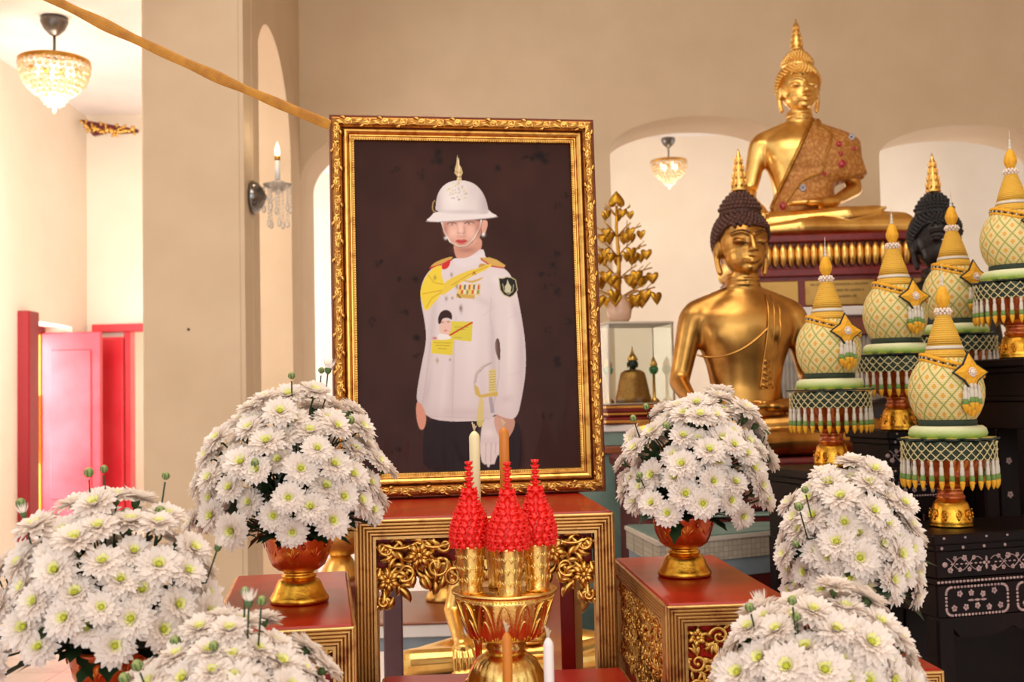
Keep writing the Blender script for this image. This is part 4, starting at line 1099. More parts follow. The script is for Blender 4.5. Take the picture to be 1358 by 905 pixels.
    deg = np.bincount(ed.ravel(), minlength=n).astype(float); deg[deg == 0] = 1
    w = np.clip((.60-co[:, 2])/.05, 0, 1)
    hand = np.clip((.215-co[:, 2])/.02, 0, 1)*np.clip((-.17-co[:, 1])/.02, 0, 1); w = .5*w*(1-hand)
    for it in range(60):
        s_ = np.stack([np.bincount(ed[:, 0], co[ed[:, 1], k], n)+np.bincount(ed[:, 1], co[ed[:, 0], k], n) for k in range(3)], 1)/deg[:, None]
        co += (s_-co)*w[:, None]
    co[:, 2] = np.maximum(co[:, 2], 0)
    hw = np.clip((co[:, 2]-.655)/.05, 0, 1); co[:, 0] *= 1+.09*hw; co[:, 1] *= 1+.03*hw
    me.vertices.foreach_set('co', co.ravel()); me.update(); return me
BODY = build_body()
def hair_mesh():
    m = MB(); n = 520; ga = pi*(3-sqrt(5))
    def lim(a):      # lowest z of the hair for an azimuth measured from the front
        c = cos(a); return .36+.05*cos(a*2.2) if c > .6 else (.37-(.6-c)*.95 if c > -.2 else -.39-(-.2-c)*.3)
    cap_ = MB(); nu, nv = 40, 14
    cx, cy, cz = 0, .004, .80; rx, ry, rz = .113, .121, .118
    vs = []; fs = []
    for j in range(nv):
        for i in range(nu):
            a = 2*pi*i/nu; zmin = lim(a+pi/2); z = zmin+(.999-zmin)*j/(nv-1); r = sqrt(1-z*z)
            vs.append((cx+rx*r*cos(a), cy+ry*r*sin(a), cz+rz*z))
    for j in range(nv-1):
        for i in range(nu): fs.append((j*nu+i, j*nu+(i+1) % nu, (j+1)*nu+(i+1) % nu, (j+1)*nu+i))
    m.add(vs, fs)
    m.add(vs[:nu], [tuple(range(nu))[::-1]])
    m.lathe([(.085, .890), (.078, .918), (.064, .942), (.046, .962), (.026, .977), (.001, .984)], 28, TR((0, .006, 0)))
    for i in range(n):
        z = 1-1.55*(i+.5)/n; a = ga*i; r = sqrt(max(0, 1-z*z))
        if z < lim(a+pi/2)+.02 or z > .88: continue
        d = Vector((rx*r*cos(a), ry*r*sin(a), rz*z)); nn = Vector((d.x/rx**2, d.y/ry**2, d.z/rz**2)).normalized()
        m.lathe([(.0088, -.002), (.0075, .004), (.003, .0085), (.0005, .0095)], 7, Matrix.Translation(Vector((cx, cy, cz))+d) @ frame_of(nn).to_4x4(), cap=False)
    for j, (r, z) in enumerate(((.080, .914), (.073, .929), (.062, .945), (.050, .959), (.034, .972))):
        k = int(2*pi*r/.0155)
        for i in range(k):
            a = 2*pi*(i+.5*(j % 2))/k
            m.lathe([(.0085, -.002), (.007, .004), (.003, .008), (.0005, .009)], 7, Matrix.Translation((r*cos(a), .006+r*sin(a), z)) @ frame_of((cos(a), sin(a), .3+.25*j)).to_4x4(), cap=False)
    return m
HAIRM = hair_mesh()
def flame_mesh(hh=.165, fl=True):
    m = MB(); z0 = .982
    m.lathe([(.030, z0), (.034, z0+.008), (.027, z0+.016), (.029, z0+.024), (.022, z0+hh*.45), (.013, z0+hh*.7), (.006, z0+hh*.9), (.001, z0+hh)], 20, TR((0, .006, 0)))
    for k in range(8):
        a = 2*pi*k/8
        for j in range(4):
            zz = z0+.018+hh*.17*j; r = .027-.0052*j
            m.tube([(r*cos(a), .006+r*sin(a), zz), ((r+.005)*cos(a), .006+(r+.005)*sin(a), zz+hh*.1), ((r-.006)*cos(a), .006+(r-.006)*sin(a), zz+hh*.24)], lambda t: .0058*(1-.85*t), 6)
    return m
FLAMEM = flame_mesh()
EYE_DARK = mat('eye_dark', (38, 26, 16), .35); EYE_WHITE = mat('eye_white', (226, 222, 214), .3)
LIP = None
def eye_mesh(s):
    m = MB(); n = 9; vs = []
    for i in range(n+1):
        t = i/n; x = s*(.016+.053*t); w = .0082*sin(pi*min(1, t*.9+.08))
        y = -.1055+.030*t*t+.004*t
        vs += [(x, y-.0045, .7745+.0030*sin(pi*t)-w*.5), (x, y-.0075, .7745+.0030*sin(pi*t)+.0005), (x, y-.0045, .7745+.0030*sin(pi*t)+w*.5)]
    m.add(vs, [(i*3+k, i*3+k+1, i*3+k+4, i*3+k+3) for i in range(n) for k in (0, 1)])
    return m
HAIR_GOLD, HAIR_BROWN, HAIR_BLACK = GOLD_STATUE, mat('brown_hair', (86, 46, 32), .55, 0, (62, 32, 24), 60), mat('black_hair', (22, 18, 18), .5)
BLACK_STATUE = mat('black_lacquer', (30, 20, 18), .36, 0, spec=.3)
MESHES = {}
def mesh_for(key, mb, m):
    k = (key, m.name)
    if k not in MESHES: MESHES[k] = mb.mesh(key, m)
    return MESHES[k]
def statue(label, loc, yaw, sx, sz, body_m, hair_m, flame_m, eye_m, name='seated_statue', head=0, knee=1.0):
    t = thing(name, label, 'statue', loc, yaw, 'seated statues')
    S = (sx, sx, sz)
    b = BODY.copy(); b.materials.clear(); b.materials.append(body_m)
    if knee != 1:               # a narrower right knee
        co = np.empty(len(b.vertices)*3); b.vertices.foreach_get('co', co); co = co.reshape(-1, 3)
        q = (co[:, 0] < -.31) & (co[:, 2] < .22); co[q, 0] = -.31+(co[q, 0]+.31)*knee
        b.vertices.foreach_set('co', co.ravel()); b.update()
    if head:                    # turn the head on the neck
        co = np.empty(len(b.vertices)*3); b.vertices.foreach_get('co', co); co = co.reshape(-1, 3)
        w = np.clip((co[:, 2]-.60)/.08, 0, 1)*head; c_, s_ = np.cos(w), np.sin(w)
        x = co[:, 0]*c_-co[:, 1]*s_; y = co[:, 0]*s_+co[:, 1]*c_; co[:, 0], co[:, 1] = x, y
        b.vertices.foreach_set('co', co.ravel()); b.update()
    o = put('body', b, t); o.scale = S
    for nm, mb, mm in (('hair', HAIRM, hair_m), ('flame_finial', FLAMEM, flame_m)):
        o = put(nm, mesh_for(nm, mb, mm), t, rot=(0, 0, head)); o.scale = S
    for s in (-1, 1):
        o = put('eye', mesh_for('eye%d' % s, eye_mesh(s), eye_m), t, rot=(0, 0, head)); o.scale = S
    return t
YA = radians(15)
# ---- big gilded statue on its throne
bp = at(1068, 325, 6.0)
big = statue('largest gilded seated statue with a brocade sash, high on the rear throne', (1.565, 6.0, 2.165), radians(-6), 1.02, 1.075, GOLD_STATUE, HAIR_GOLD, GOLD_STATUE, EYE_DARK, head=radians(10), knee=.5)
SASH = NT('brocade'); 
f1 = SASH.ramp(SASH.noise(60, 3), .45, .62); SASH.link(SASH.mix(f1, L((176, 112, 48)), L((206, 150, 82))), SASH.b.inputs['Base Color'])
SASH.b.inputs['Roughness'].default_value = .55; SASH.b.inputs['Metallic'].default_value = .25; SASH.bump(SASH.noise(150, 3), .5, .003); SASH = SASH.m
SASH_EDGE = gold_mat('sash_trim', (186, 134, 58), .4, (130, 84, 30), 90, 160, .6)
def sash_pt(u, v, off=0):
    z = .615-(.615-.14)*v
    xl = .052+(-.168-.052)*min(1, v*1.12)
    tz = min(.60, max(.05, z)); a, b = torso_at(tz); b = max(b, .112 if .3 < z < .53 else b)
    k = min(1, max(0, (z-.30)/.04)); k = k*k*(3-2*k)
    ka = min(1, max(0, (.58-z)/.07))
    R = (a+.018)*(1-k)+k*max(a+.018, (a+.018)*(1-ka)+ka*(.305+.04*max(0, (.42-z)/.12)))
    Fy = b+.024+(.035 if z > .38 and z < .5 else .02)*(1-abs(u-.3))*.4
    t0 = math.acos(max(-1, min(1, xl/R)))           # angle from +x towards front
    th = t0+(-pi*.62-t0)*u
    x = R*cos(th); s = sin(th)
    y = -(Fy if s > 0 else b+.03)*abs(s)**.75*(1 if s > 0 else -1)
    if z < .33: y -= .03*(.33-z)/.2*(1 if s > 0 else 0)
    fold = .003*sin(u*26+v*6)
    return Vector((x*(1+fold/.3), y-fold, z))
m = MB(); m.grid(lambda u, v: sash_pt(u, v), 40, 34)
m2 = MB(); m2.grid(lambda u, v: sash_pt(u, v)+Vector((0, .006, -.003)), 40, 34); m.join(m2)
o = m.build('sash', SASH, big); o.scale = (1.02, 1.02, 1.075)
m = MB(); m.tube([sash_pt(.0, v/30)+Vector((0, -.006, 0)) for v in range(31)], .010, 6); m.tube([sash_pt(.14, v/30)+Vector((0, -.006, 0)) for v in range(31)], .005, 6)
hem = [sash_pt(u/40, .66 if u > 16 else 1-.0*u)+Vector((0, -.004, 0)) for u in range(17, 34)]
for q in range(26): 
    p = sash_pt(.45+.4*q/26, .60+.05*(q % 2)); m.ell(p, (.008, .008, .012), 6, 5)
m.tube([sash_pt(u/30, 1)+Vector((0, -.004, 0)) for u in range(22)], .008, 6)
o2 = m.build('sash_trim', SASH_EDGE, o)
GEMR = mat('red_gem', (176, 20, 40), .15, 0, coat=.6); GEMB = mat('silver_flower', (176, 172, 178), .35, .4)
for u, v, r, g in ((.30, .30, .011, 1), (.36, .50, .016, 1), (.20, .92, .017, 1), (.42, .22, .018, 0), (.30, .74, .019, 0), (.48, .34, .008, 1), (.34, .40, .008, 1), (.26, .6, .008, 1)):
    p = sash_pt(u*.62, v)+Vector((0, -.006, 0)); m = MB()
    if g: m.ell((0, 0, 0), (r, r*.5, r), 10, 8); m.tube([(r*1.15*cos(a), 0, r*1.15*sin(a)) for a in [2*pi*i/14 for i in range(14)]], r*.2, 5, closed=True)
    else:
        for k in range(6): m.ell((r*.6*cos(k*pi/3), 0, r*.6*sin(k*pi/3)), (r*.42, r*.25, r*.42), 8, 6)
    m.build('gem' if g else 'embroidered_flower', GEMR if g else GEMB, o, p)
um = MB(); um.ell((0, -.107, .832), (.006, .005, .007), 8, 6); oo = um.build('forehead_mark', EYE_DARK, big, rot=(0, 0, radians(4))); oo.scale = (1.02, 1.02, 1.075)
# throne
THR_RED = mat('throne_red', (126, 24, 22), .4, 0, (104, 18, 18), 20)
th = thing('throne', 'red and gold throne with a row of lotus ribs under the largest statue', 'throne', (1.635, 5.96, 0), radians(-4))
m = MB()
def slab(mb, w, d, z0, z1, b=.006): mb.box((0, 0, (z0+z1)/2), (w, d, z1-z0), b)
slab(m, .94, .86, 2.125, 2.163); slab(m, .88, .80, 1.99, 2.13); slab(m, .95, .86, 1.955, 1.995); slab(m, .92, .82, 1.80, 1.96)
m.build('red_tier', THR_RED, th)
m = MB()
for side, Lh, half in ((0, .93, .420), (1, .86, .46), (3, .86, .46)):
    n = int(Lh/.036)
    for i in range(n):
        x = -Lh/2+Lh*(i+.5)/n
        m.ell((x, -half+.005, 2.062), (.0205, .036, .062), 8, 8, Matrix.Rotation(side*pi/2, 4, 'Z'))
m.build('lotus_rib_band', GOLD_STATUE, th)
PLQ = gold_mat('plaque_gold', (186, 146, 84), .45, (150, 112, 58), 8, 60, .1)
for x, w, txt in ((-.30, .22, 0), (.01, .34, 1), (.32, .22, 0)):
    m = MB(); m.box((x, -.415, 1.872), (w, .02, .125), .004); pl = m.build('plaque', PLQ, th)
    if txt:
        m = MB(); rr = random.Random(9)
        for row, zz in enumerate((1.905, 1.875, 1.845)):
            xx = x-.14+.03*row
            while xx < x+.14-.03*row:
                h = .010+.004*rr.random(); m.tube([(xx, -.4262, zz), (xx, -.4262, zz+h), (xx+.006, -.4262, zz+h), (xx+.006, -.4262, zz+.002)], .0012, 4); xx += .011+.004*(rr.random() > .8)
        m.build('inscription', mat('inscription_brown', (88, 58, 30), .6), pl)
m = MB(); slab(m, 1.02, .94, 1.755, 1.80, .004); m.build('white_ledge', CEIL, th)
GRAN = mat('red_granite', (150, 88, 66), .4, 0, (120, 62, 48), 160, .4, .6)
m = MB(); slab(m, .98, .90, 1.66, 1.757, .004); m.build('granite_band', GRAN, th)
SLAT = mat('grey_slats', (176, 166, 156), .55, 0, (160, 150, 140), 20)
m = MB(); slab(m, .95, .86, .0, 1.662, .004)
for k in range(46): m.box((-.465+.93*k/45, -.433, 1.2), (.012, .012, .92), .002)
m.build('slatted_base', SLAT, th)

# ---- bronze statue nearer, with brown hair
fs_ = statue('bronze gilded seated statue with dark brown curled hair, right of the portrait', (.915, 4.45, 1.152), radians(8), .985, 1.055, BRONZE_STATUE, HAIR_BROWN, GOLD_STATUE, EYE_DARK, head=radians(2))
# shawl falling from the left shoulder, a raised band
def shawl_pt(x, z, off):
    a, b = torso_at(min(.6, z)); y = -b*sqrt(max(.05, 1-(x/a)**2))
    for s in (-1, 1):
        q = 1-((x-s*.092)/.085)**2-((z-.445)/.06)**2
        if q > 0: y = min(y, -.062-.058*sqrt(q))
    return Vector((x, y-off, z))
m = MB()
def shawl(u, v):
    z = .585-.345*v; x = .098-.050*v+(u-.5)*.052
    return shawl_pt(x, z, .006)
m.grid(shawl, 8, 26)
m.grid(lambda u, v: shawl(u, v)+Vector((0, .012, 0)), 8, 26)
for u in (0, 1, .5): m.tube([shawl(u, v/25) for v in range(26)], .0035, 6)
for j in range(5):
    zz = .245+.022*j
    m.tube([shawl_pt(.048-.022+.003*j, zz+.012, .008), shawl_pt(.048, zz, .010), shawl_pt(.048+.022-.003*j, zz+.012, .008)], .0045, 6)
o = m.build('shawl', BRONZE_STATUE, fs_); o.scale = (.985, .985, 1.055)
m = MB(); m.tube([shawl_pt(.10+(-.205-.10)*t, .50-.14*sin(pi*min(1, t*1.0)*.62), .001) for t in [i/24 for i in range(25)]], .004, 6)
o = m.build('robe_hem', BRONZE_STATUE, fs_); o.scale = (.985, .985, 1.055)
m = MB()
for s in (-1, 1): m.tube([(s*(.011+.063*t), -.1195+.030*t*t+.004*t, .806+.017*sin(pi*min(1, t*.75+.1))) for t in [i/10 for i in range(11)]], lambda t: .0036*(1-.5*t), 6)
o = m.build('eyebrow_line', mat('brow_brown', (104, 66, 30), .5, .4), fs_, rot=(0, 0, radians(2))); o.scale = (.985, .985, 1.055)
m = MB(); m.box((0, -.03, .075), (.98, .62, .15), .012); m.box((0, -.03, .161), (1.02, .66, .05), .012); 
pl_ = thing('statue_plinth', 'dark red low plinth under the bronze statue, mostly hidden by flowers', 'plinth', (.915, 4.43, .965), radians(3)); m.build('plinth_body', DARK_RED, pl_)
# ---- black statue behind the flower cones
statue('black seated statue with a gold flame, behind the yellow and green cones', (1.90, 5.02, 1.19), radians(4), 1.0, 1.095, BLACK_STATUE, HAIR_BLACK, GOLD_STATUE, EYE_WHITE, head=radians(4))
m = MB(); m.box((0, 0, .594), (.94, .74, 1.188), .01)
tt = thing('statue_plinth', 'dark red box plinth under the black statue', 'plinth', (1.92, 4.99, 0), radians(2)); m.build('plinth_body', DARK_RED, tt)
# ---- small gilded statue glimpsed below the portrait table
statue('small gilded seated statue low behind the portrait table legs', (.0, 3.45, .602), radians(10), .72, .58, GOLD_STATUE, HAIR_GOLD, GOLD_STATUE, EYE_DARK)
m = MB(); m.box((0, 0, .30), (.86, .56, .60), .01); tt = thing('statue_plinth', 'low pale plinth under the small gilded statue', 'plinth', (.0, 3.43, 0), radians(12)); m.build('plinth_body', CEIL, tt)

# ================================================================== STEPPED PLATFORM
TEAL = mat('teal_tile', (122, 146, 136), .35, 0, (104, 130, 122), 8)
BLUEG = mat('blue_grey_tile', (140, 152, 162), .4, 0, (124, 138, 148), 8)
MOS = NT('white_mosaic'); tc = MOS.new('ShaderNodeTexCoord'); bk = MOS.new('ShaderNodeTexBrick'); bk.offset = 0
bk.inputs['Scale'].default_value = 60; bk.inputs['Brick Width'].default_value = 1; bk.inputs['Row Height'].default_value = 1; bk.inputs['Mortar Size'].default_value = .06
bk.inputs['Color1'].default_value = (*L((192, 180, 164)), 1); bk.inputs['Color2'].default_value = (*L((176, 164, 148)), 1); bk.inputs['Mortar'].default_value = (*L((150, 138, 124)), 1)
mp = MOS.new('ShaderNodeMapping'); mp.inputs['Rotation'].default_value = (pi/2, 0, 0); MOS.link(tc.outputs['Object'], mp.inputs[0]); MOS.link(mp.outputs[0], bk.inputs['Vector'])
MOS.link(bk.outputs[0], MOS.b.inputs['Base Color']); MOS.b.inputs['Roughness'].default_value = .3; MOS = MOS.m
ORT = mat('brown_orange_tile', (150, 84, 48), .35, 0, (132, 70, 40), 6)
# local frame: corner at (0,0), x along the front, y going back
def platform(label, corner, yaw, w, d, tiers):
    t = thing('altar_platform', label, 'platform', (corner[0], corner[1], 0), yaw)
    for nm, z0, z1, inset, mt in tiers:
        m = MB(); m.box(((w-inset)/2+inset, (d-inset)/2+inset, (z0+z1)/2), (w-inset, d-inset, z1-z0), .004); m.build(nm, mt, t)
    return t
t = thing('altar_platform', 'low angular platform with white mosaic edge and teal top behind the right table', 'platform', (0, 0, 0))
P0 = Vector((.438, 3.55)); P1 = P0+Vector((.891, .454))*.62; P3 = P0+Vector((-.125, .992))*.46
PG = [P0, P1, Vector((P1.x, 3.99)), Vector((P3.x, 3.99))]
cg = sum(PG, Vector((0, 0)))/4
def inset(k): return [tuple(cg+(p-cg)*k) for p in PG]
for nm, z0, z1, k, mt in (('base', 0, .80, .93, DARK_RED), ('blue_band', .80, .858, .96, BLUEG), ('mosaic_riser', .858, .922, .985, MOS), ('white_edge', .922, .935, 1.0, mat('stone_edge', (206, 194, 180), .4)), ('teal_top', .935, .940, .97, TEAL)):
    m = MB(); m.prism(inset(k), z0, z1); m.build(nm, mt, t)
platform('dark red platform block carrying the bronze statue', (.46, 4.0), radians(2), .95, .73,
    [('dark_red_base', 0, .955, .0, DARK_RED), ('teal_top', .955, .963, -.004, TEAL)])
platform('tall teal platform with a brown band, behind the portrait', (-.25, 4.78), radians(1), 1.55, .70,
    [('teal_riser', 0, 1.145, .0, TEAL), ('brown_band', 1.145, 1.175, -.02, ORT), ('teal_step', 1.175, 1.235, .04, TEAL), ('white_edge', 1.235, 1.265, .03, CEIL)])
platform('low brown tiled platform seen between the legs of the portrait table', (-.95, 4.05), radians(2), 1.18, .66,
    [('blue_band', 0, .545, .01, BLUEG), ('white_riser', .545, .59, .0, CEIL), ('brown_top', .59, .60, -.004, ORT)])
# gold footed bowls behind the tables
def gold_bowl(label, loc, s):
    t = thing('footed_bowl', label, 'bowl', loc, 0, 'gold footed bowls behind the tables', s)
    m = MB(); m.lathe([(.075, 0), (.078, .006), (.07, .02), (.055, .05), (.04, .075), (.034, .085)], 40, mod=flute(16, .04)); m.build('foot', GOLD_STATUE, t)
    m = MB(); m.lathe([(.034, .084), (.06, .09), (.10, .11), (.14, .16), (.155, .20), (.16, .21), (.15, .21), (.12, .17), (.001, .14)], 48, mod=flute(24, .03)); m.build('bowl', GOLD_STATUE, t)
P = at(588, 786, 4.5); gold_bowl('gold footed bowl on the brown platform, seen under the portrait table', (P.x, P.y, .601), .92)
m = thing('bowl_stand', 'wooden stand carrying the gold bowl behind the left table', 'stand', (-.66, 4.28, .601)); mm = MB(); mm.lathe([(.13, 0), (.13, .02), (.10, .04), (.10, .09), (.13, .11), (.13, .125)], 24); mm.build('stand_body', GRAN, m)
gold_bowl('gold footed bowl on a stand, beside the left flower bowl', (-.66, 4.28, .727), 1.05)

# ================================================================== GLASS CASE, SMALL FIGURE, GOLD TREE
gc = at(844, 537, 4.86)
YG = radians(10)
ZG = gc.z
t = thing('case_pedestal', 'stepped red and gold pedestal under the glass case', 'pedestal', (gc.x, gc.y+.14, 1.266), YG)
m = MB()
for z0, z1, w in ((0, .03, .34), (.03, .05, .31), (.05, ZG-1.268, .33)): m.box((0, 0, (z0+z1)/2), (w, w, z1-z0), .006)
m.build('pedestal_body', THR_RED, t)
m = MB()
for z, w in ((.012, .346), (.045, .322), (ZG-1.275, .338)): m.box((0, 0, z), (w, w, .012), .003)
m.build('gold_moulding', GOLD_STATUE, t)
t = thing('glass_case', 'square glass display case with a small robed figure inside', 'display case', (gc.x, gc.y+.14, ZG), YG)
GLASS = mat('case_glass', (240, 244, 240), .02, 0, trans=1.0, ior=1.3)
hc, wc = .352, .285
for a in range(4):
    m = MB(); m.box((0, -wc/2, hc/2), (wc-.004, .004, hc-.01), 0, Matrix.Rotation(a*pi/2, 4, 'Z')); m.build('glass_pane', GLASS, t)
m = MB()
for sx in (-1, 1):
    for sy in (-1, 1): m.box((sx*wc/2, sy*wc/2, hc/2), (.009, .009, hc), .001)
m.box((0, 0, .004), (wc+.01, wc+.01, .008), .002)
m.build('case_frame', mat('alu_trim', (190, 180, 166), .3, .8), t)
m = MB(); m.box((0, 0, hc), (wc+.014, wc+.014, .012), .003); m.build('case_lid', mat('pale_lid', (196, 184, 168), .4), t)
t = thing('small_figure', 'small seated figure in a gold robe with dark green head, inside the glass case', 'statue', (gc.x, gc.y+.12, ZG+.0085), YG)
m = MB(); m.lathe([(.078, 0), (.080, .02), (.076, .03), (.070, .06), (.062, .1), (.054, .13), (.036, .142), (.016, .146)], 32, Matrix.Scale(.72, 4, (0, 1, 0)), mod=lambda a, v: 1+.02*sin(16*a)); m.build('gold_robe', gold_mat('robe_gold', (186, 140, 80), .5, (150, 106, 56), 120, 200, .6), t)
GREENH = mat('dark_green_stone', (22, 44, 36), .25)
m = MB(); m.ell((0, -.004, .172), (.021, .022, .029), 16, 12); m.cap((0, 0, .138), (0, 0, .16), .014, .013); m.ell((0, -.026, .170), (.004, .005, .007), 8, 6)
for s in (-1, 1): m.ell((s*.022, 0, .166), (.004, .007, .014), 8, 6)
m.build('head', GREENH, t)
m = MB(); m.lathe([(.0225, .184), (.024, .19), (.017, .204), (.008, .216), (.003, .235), (.0005, .25)], 20); m.build('crown', GOLD_STATUE, t)
for s, lab in ((-1, 'left'), (1, 'right')):
    t2 = thing('green_bud_ornament', 'small green and gold bud ornament at the %s of the figure in the glass case' % lab, 'ornament', (gc.x+s*.104*cos(YG), gc.y+.18+s*.104*sin(YG), ZG+.0085), YG, 'bud ornaments in the glass case')
    m = MB(); m.lathe([(.022, 0), (.022, .01), (.008, .02), (.006, .125)], 16); m.build('stand', GOLD_STATUE, t2)
    m = MB(); m.lathe([(.006, .122), (.018, .132), (.022, .148), (.015, .16)], 16); m.build('green_bud', mat('green_glass', (24, 150, 84), .12, coat=.6), t2)
    m = MB(); m.lathe([(.015, .158), (.018, .168), (.010, .185), (.001, .205)], 16); m.build('gold_tip', GOLD_STATUE, t2)
tr = thing('gold_leaf_tree', 'gold ornamental tree with hanging heart shaped leaves on the glass case', 'ornament', (gc.x-.05, gc.y+.14, ZG+hc+.0065), 0, None, 1.12)
TREE_G = gold_mat('tree_gold', (200, 150, 50), .35, (166, 110, 30), 60, 100, .1)
m = MB(); m.lathe([(.03, 0), (.045, .02), (.05, .05), (.04, .085), (.03, .10), (.034, .11)], 24); m.build('pot', mat('pink_porcelain', (214, 176, 150), .3, coat=.4), tr)
m = MB(); m.tube([(0, 0, .1), (.004, 0, .25), (-.003, 0, .38), (0, 0, .47)], lambda t: .009-.004*t, 8); m.build('trunk', TREE_G, tr)
lf = MB(); hp = []
for i in range(24):
    a = 2*pi*i/24; hp.append((.026*sin(a)**3*1.05, -.0205*cos(a)+.009*cos(2*a)+.0035*cos(3*a)))
hp = [(x, y*1.25) for x, y in hp]
vs = [(x, -.0012-.3*x*x*10, -y) for x, y in hp]+[(x, .0012-.3*x*x*10, -y) for x, y in hp]
M_ = [(0, -.004, 0), (0, -.0005, 0)]
n = len(hp); vv = vs+M_
fs = [(i, (i+1) % n, 2*n) for i in range(n)]+[(n+(i+1) % n, n+i, 2*n+1) for i in range(n)]+[(i, n+i, n+(i+1) % n, (i+1) % n) for i in range(n)]
lf.add([(x, y, z-.03) for x, y, z in vv], fs); LEAFM = lf.mesh('heart_leaf', TREE_G)
rt = random.Random(5)
for z, nb, Rb, sc_ in ((.10, 7, .145, 1.15), (.175, 7, .135, 1.05), (.265, 7, .115, .95), (.345, 6, .095, .85), (.425, 5, .055, .75)):
    for k in range(nb):
        a = 2*pi*k/nb+z*9; tip = Vector((Rb*cos(a), Rb*sin(a), z+.042))
        m = MB(); m.tube([(0, 0, z), tip*.5+Vector((0, 0, z*.5+.004)), tip], .0028, 6); m.tube([tip*.7+Vector((0, 0, z*.3)), tip*.95+Vector((.012*sin(a), -.012*cos(a), .03))], .0018, 5); m.build('branch', TREE_G, tr)
        for q in ((.62, 1.0) if Rb > .09 else (.95,)):
            p = Vector((Rb*q*cos(a), Rb*q*sin(a), z+.03*q))
            o = put('heart_leaf', LEAFM, tr, p, (rt.uniform(-.15, .15), 0, rt.uniform(-.7, .7))); o.scale = (sc_*.86,)*3
m = MB(); m.join(lf, Matrix.Translation((0, 0, .455)) @ Matrix.Rotation(pi, 4, 'Y') @ Matrix.Translation((0, 0, 0)) @ Matrix.Scale(1.2, 4)); m.build('top_leaf', TREE_G, tr)
# ================================================================== WOVEN OFFERING CONES
def lattice_mat():
    t = NT('woven_lattice'); tc = t.new('ShaderNodeTexCoord'); sx = t.new('ShaderNodeSeparateXYZ'); t.link(tc.outputs['Object'], sx.inputs[0])
    ang = t.math('ARCTAN2', sx.outputs['Y'], sx.outputs['X']); u = t.math('MULTIPLY', ang, 14/(2*pi))
    v = t.math('MULTIPLY', sx.outputs['Z'], 1/.052)
    def fr(x): return t.math('FRACT', x)
    def tri(x): return t.math('ABSOLUTE', t.math('SUBTRACT', fr(x), .5))      # 0 at the middle, .5 on the lines
    a, b = tri(t.math('ADD', u, v)), tri(t.math('SUBTRACT', u, v))
    mx = t.math('MAXIMUM', a, b)
    green = t.math('GREATER_THAN', mx, .442); yel = t.math('LESS_THAN', mx, .17)
    pinkish = t.math('MULTIPLY', t.math('LESS_THAN', mx, .29), t.math('GREATER_THAN', mx, .17))
    c = t.mix(yel, L((224, 202, 134)), L((220, 166, 58))); c = t.mix(pinkish, c, L((226, 204, 152))); c = t.mix(green, c, L((152, 156, 76)))
    t.link(c, t.b.inputs['Base Color']); t.b.inputs['Roughness'].default_value = .6
    h1 = t.math('SINE', t.math('MULTIPLY', sx.outputs['Z'], 2*pi/.0052)); h2 = t.math('SINE', t.math('MULTIPLY', ang, 100))
    t.bump(t.math('ADD', h1, t.math('MULTIPLY', h2, .6)), .35, .0015); return t.m
LAT = lattice_mat()
def ribbed(name, col, per=.0062, stripe=None):
    t = NT(name); tc = t.new('ShaderNodeTexCoord'); sx = t.new('ShaderNodeSeparateXYZ'); t.link(tc.outputs['Object'], sx.inputs[0])
    t.b.inputs['Base Color'].default_value = (*L(col), 1); t.b.inputs['Roughness'].default_value = .6
    h1 = t.math('SINE', t.math('MULTIPLY', sx.outputs['Z'], 2*pi/per)); ang = t.math('ARCTAN2', sx.outputs['Y'], sx.outputs['X'])
    h2 = t.math('SINE', t.math('MULTIPLY', ang, 60)); t.bump(t.math('ADD', h1, t.math('MULTIPLY', h2, .4)), .6, .002); return t.m
YEL = ribbed('yellow_beadwork', (226, 172, 56)); YEL2 = mat('yellow_felt', (230, 168, 30), .65, 0, (216, 150, 22), 120, bump=.5, bscale=300)
DGREEN = mat('dark_green_felt', (36, 50, 34), .7); PINKW = mat('pinkish_white_beads', (232, 212, 196), .5, bump=.6, bscale=260)
DISC = NT('pale_green_beadwork'); tc = DISC.new('ShaderNodeTexCoord'); sx = DISC.new('ShaderNodeSeparateXYZ'); DISC.link(tc.outputs['Object'], sx.inputs[0])
DISC.link(DISC.mix(DISC.ramp(sx.outputs['Z'], .254, .279), L((150, 182, 78)), L((226, 220, 184))), DISC.b.inputs['Base Color']); DISC.b.inputs['Roughness'].default_value = .6
DISC.bump(DISC.noise(230, 2), .7, .003); DISC = DISC.m
CREAMN = mat('cream_string', (206, 190, 140), .6); WHITEB = mat('white_beads', (204, 194, 178), .55); GRN = mat('mid_green_beads', (104, 134, 62), .6); BLACKISH = mat('black_green', (24, 34, 26), .6)
AMB = mat('amber_lacquer', (176, 74, 14), .22, .55, (214, 120, 22), 50, .45, .7, .3, 160, .002, coat=.6)
tassel = MB()
tassel.lathe([(.002, 0), (.0052, -.004), (.0055, -.012), (.0046, -.014), (.0066, -.020), (.0074, -.034), (.0068, -.040)], 10, mi=0, cap=False)
tassel.lathe([(.0068, -.040), (.0088, -.046), (.0090, -.053), (.0078, -.056)], 10, mi=1, cap=False)
tassel.lathe([(.0078, -.055), (.0090, -.060), (.0062, -.072), (.0010, -.081)], 10, mi=2, cap=True)
TASS = tassel.mesh('tassel', [WHITEB, GRN, YEL2])
def lath(prof, m, t, name, n=48, **k):
    mb = MB(); mb.lathe(prof, n, **k); return mb.build(name, m, t)
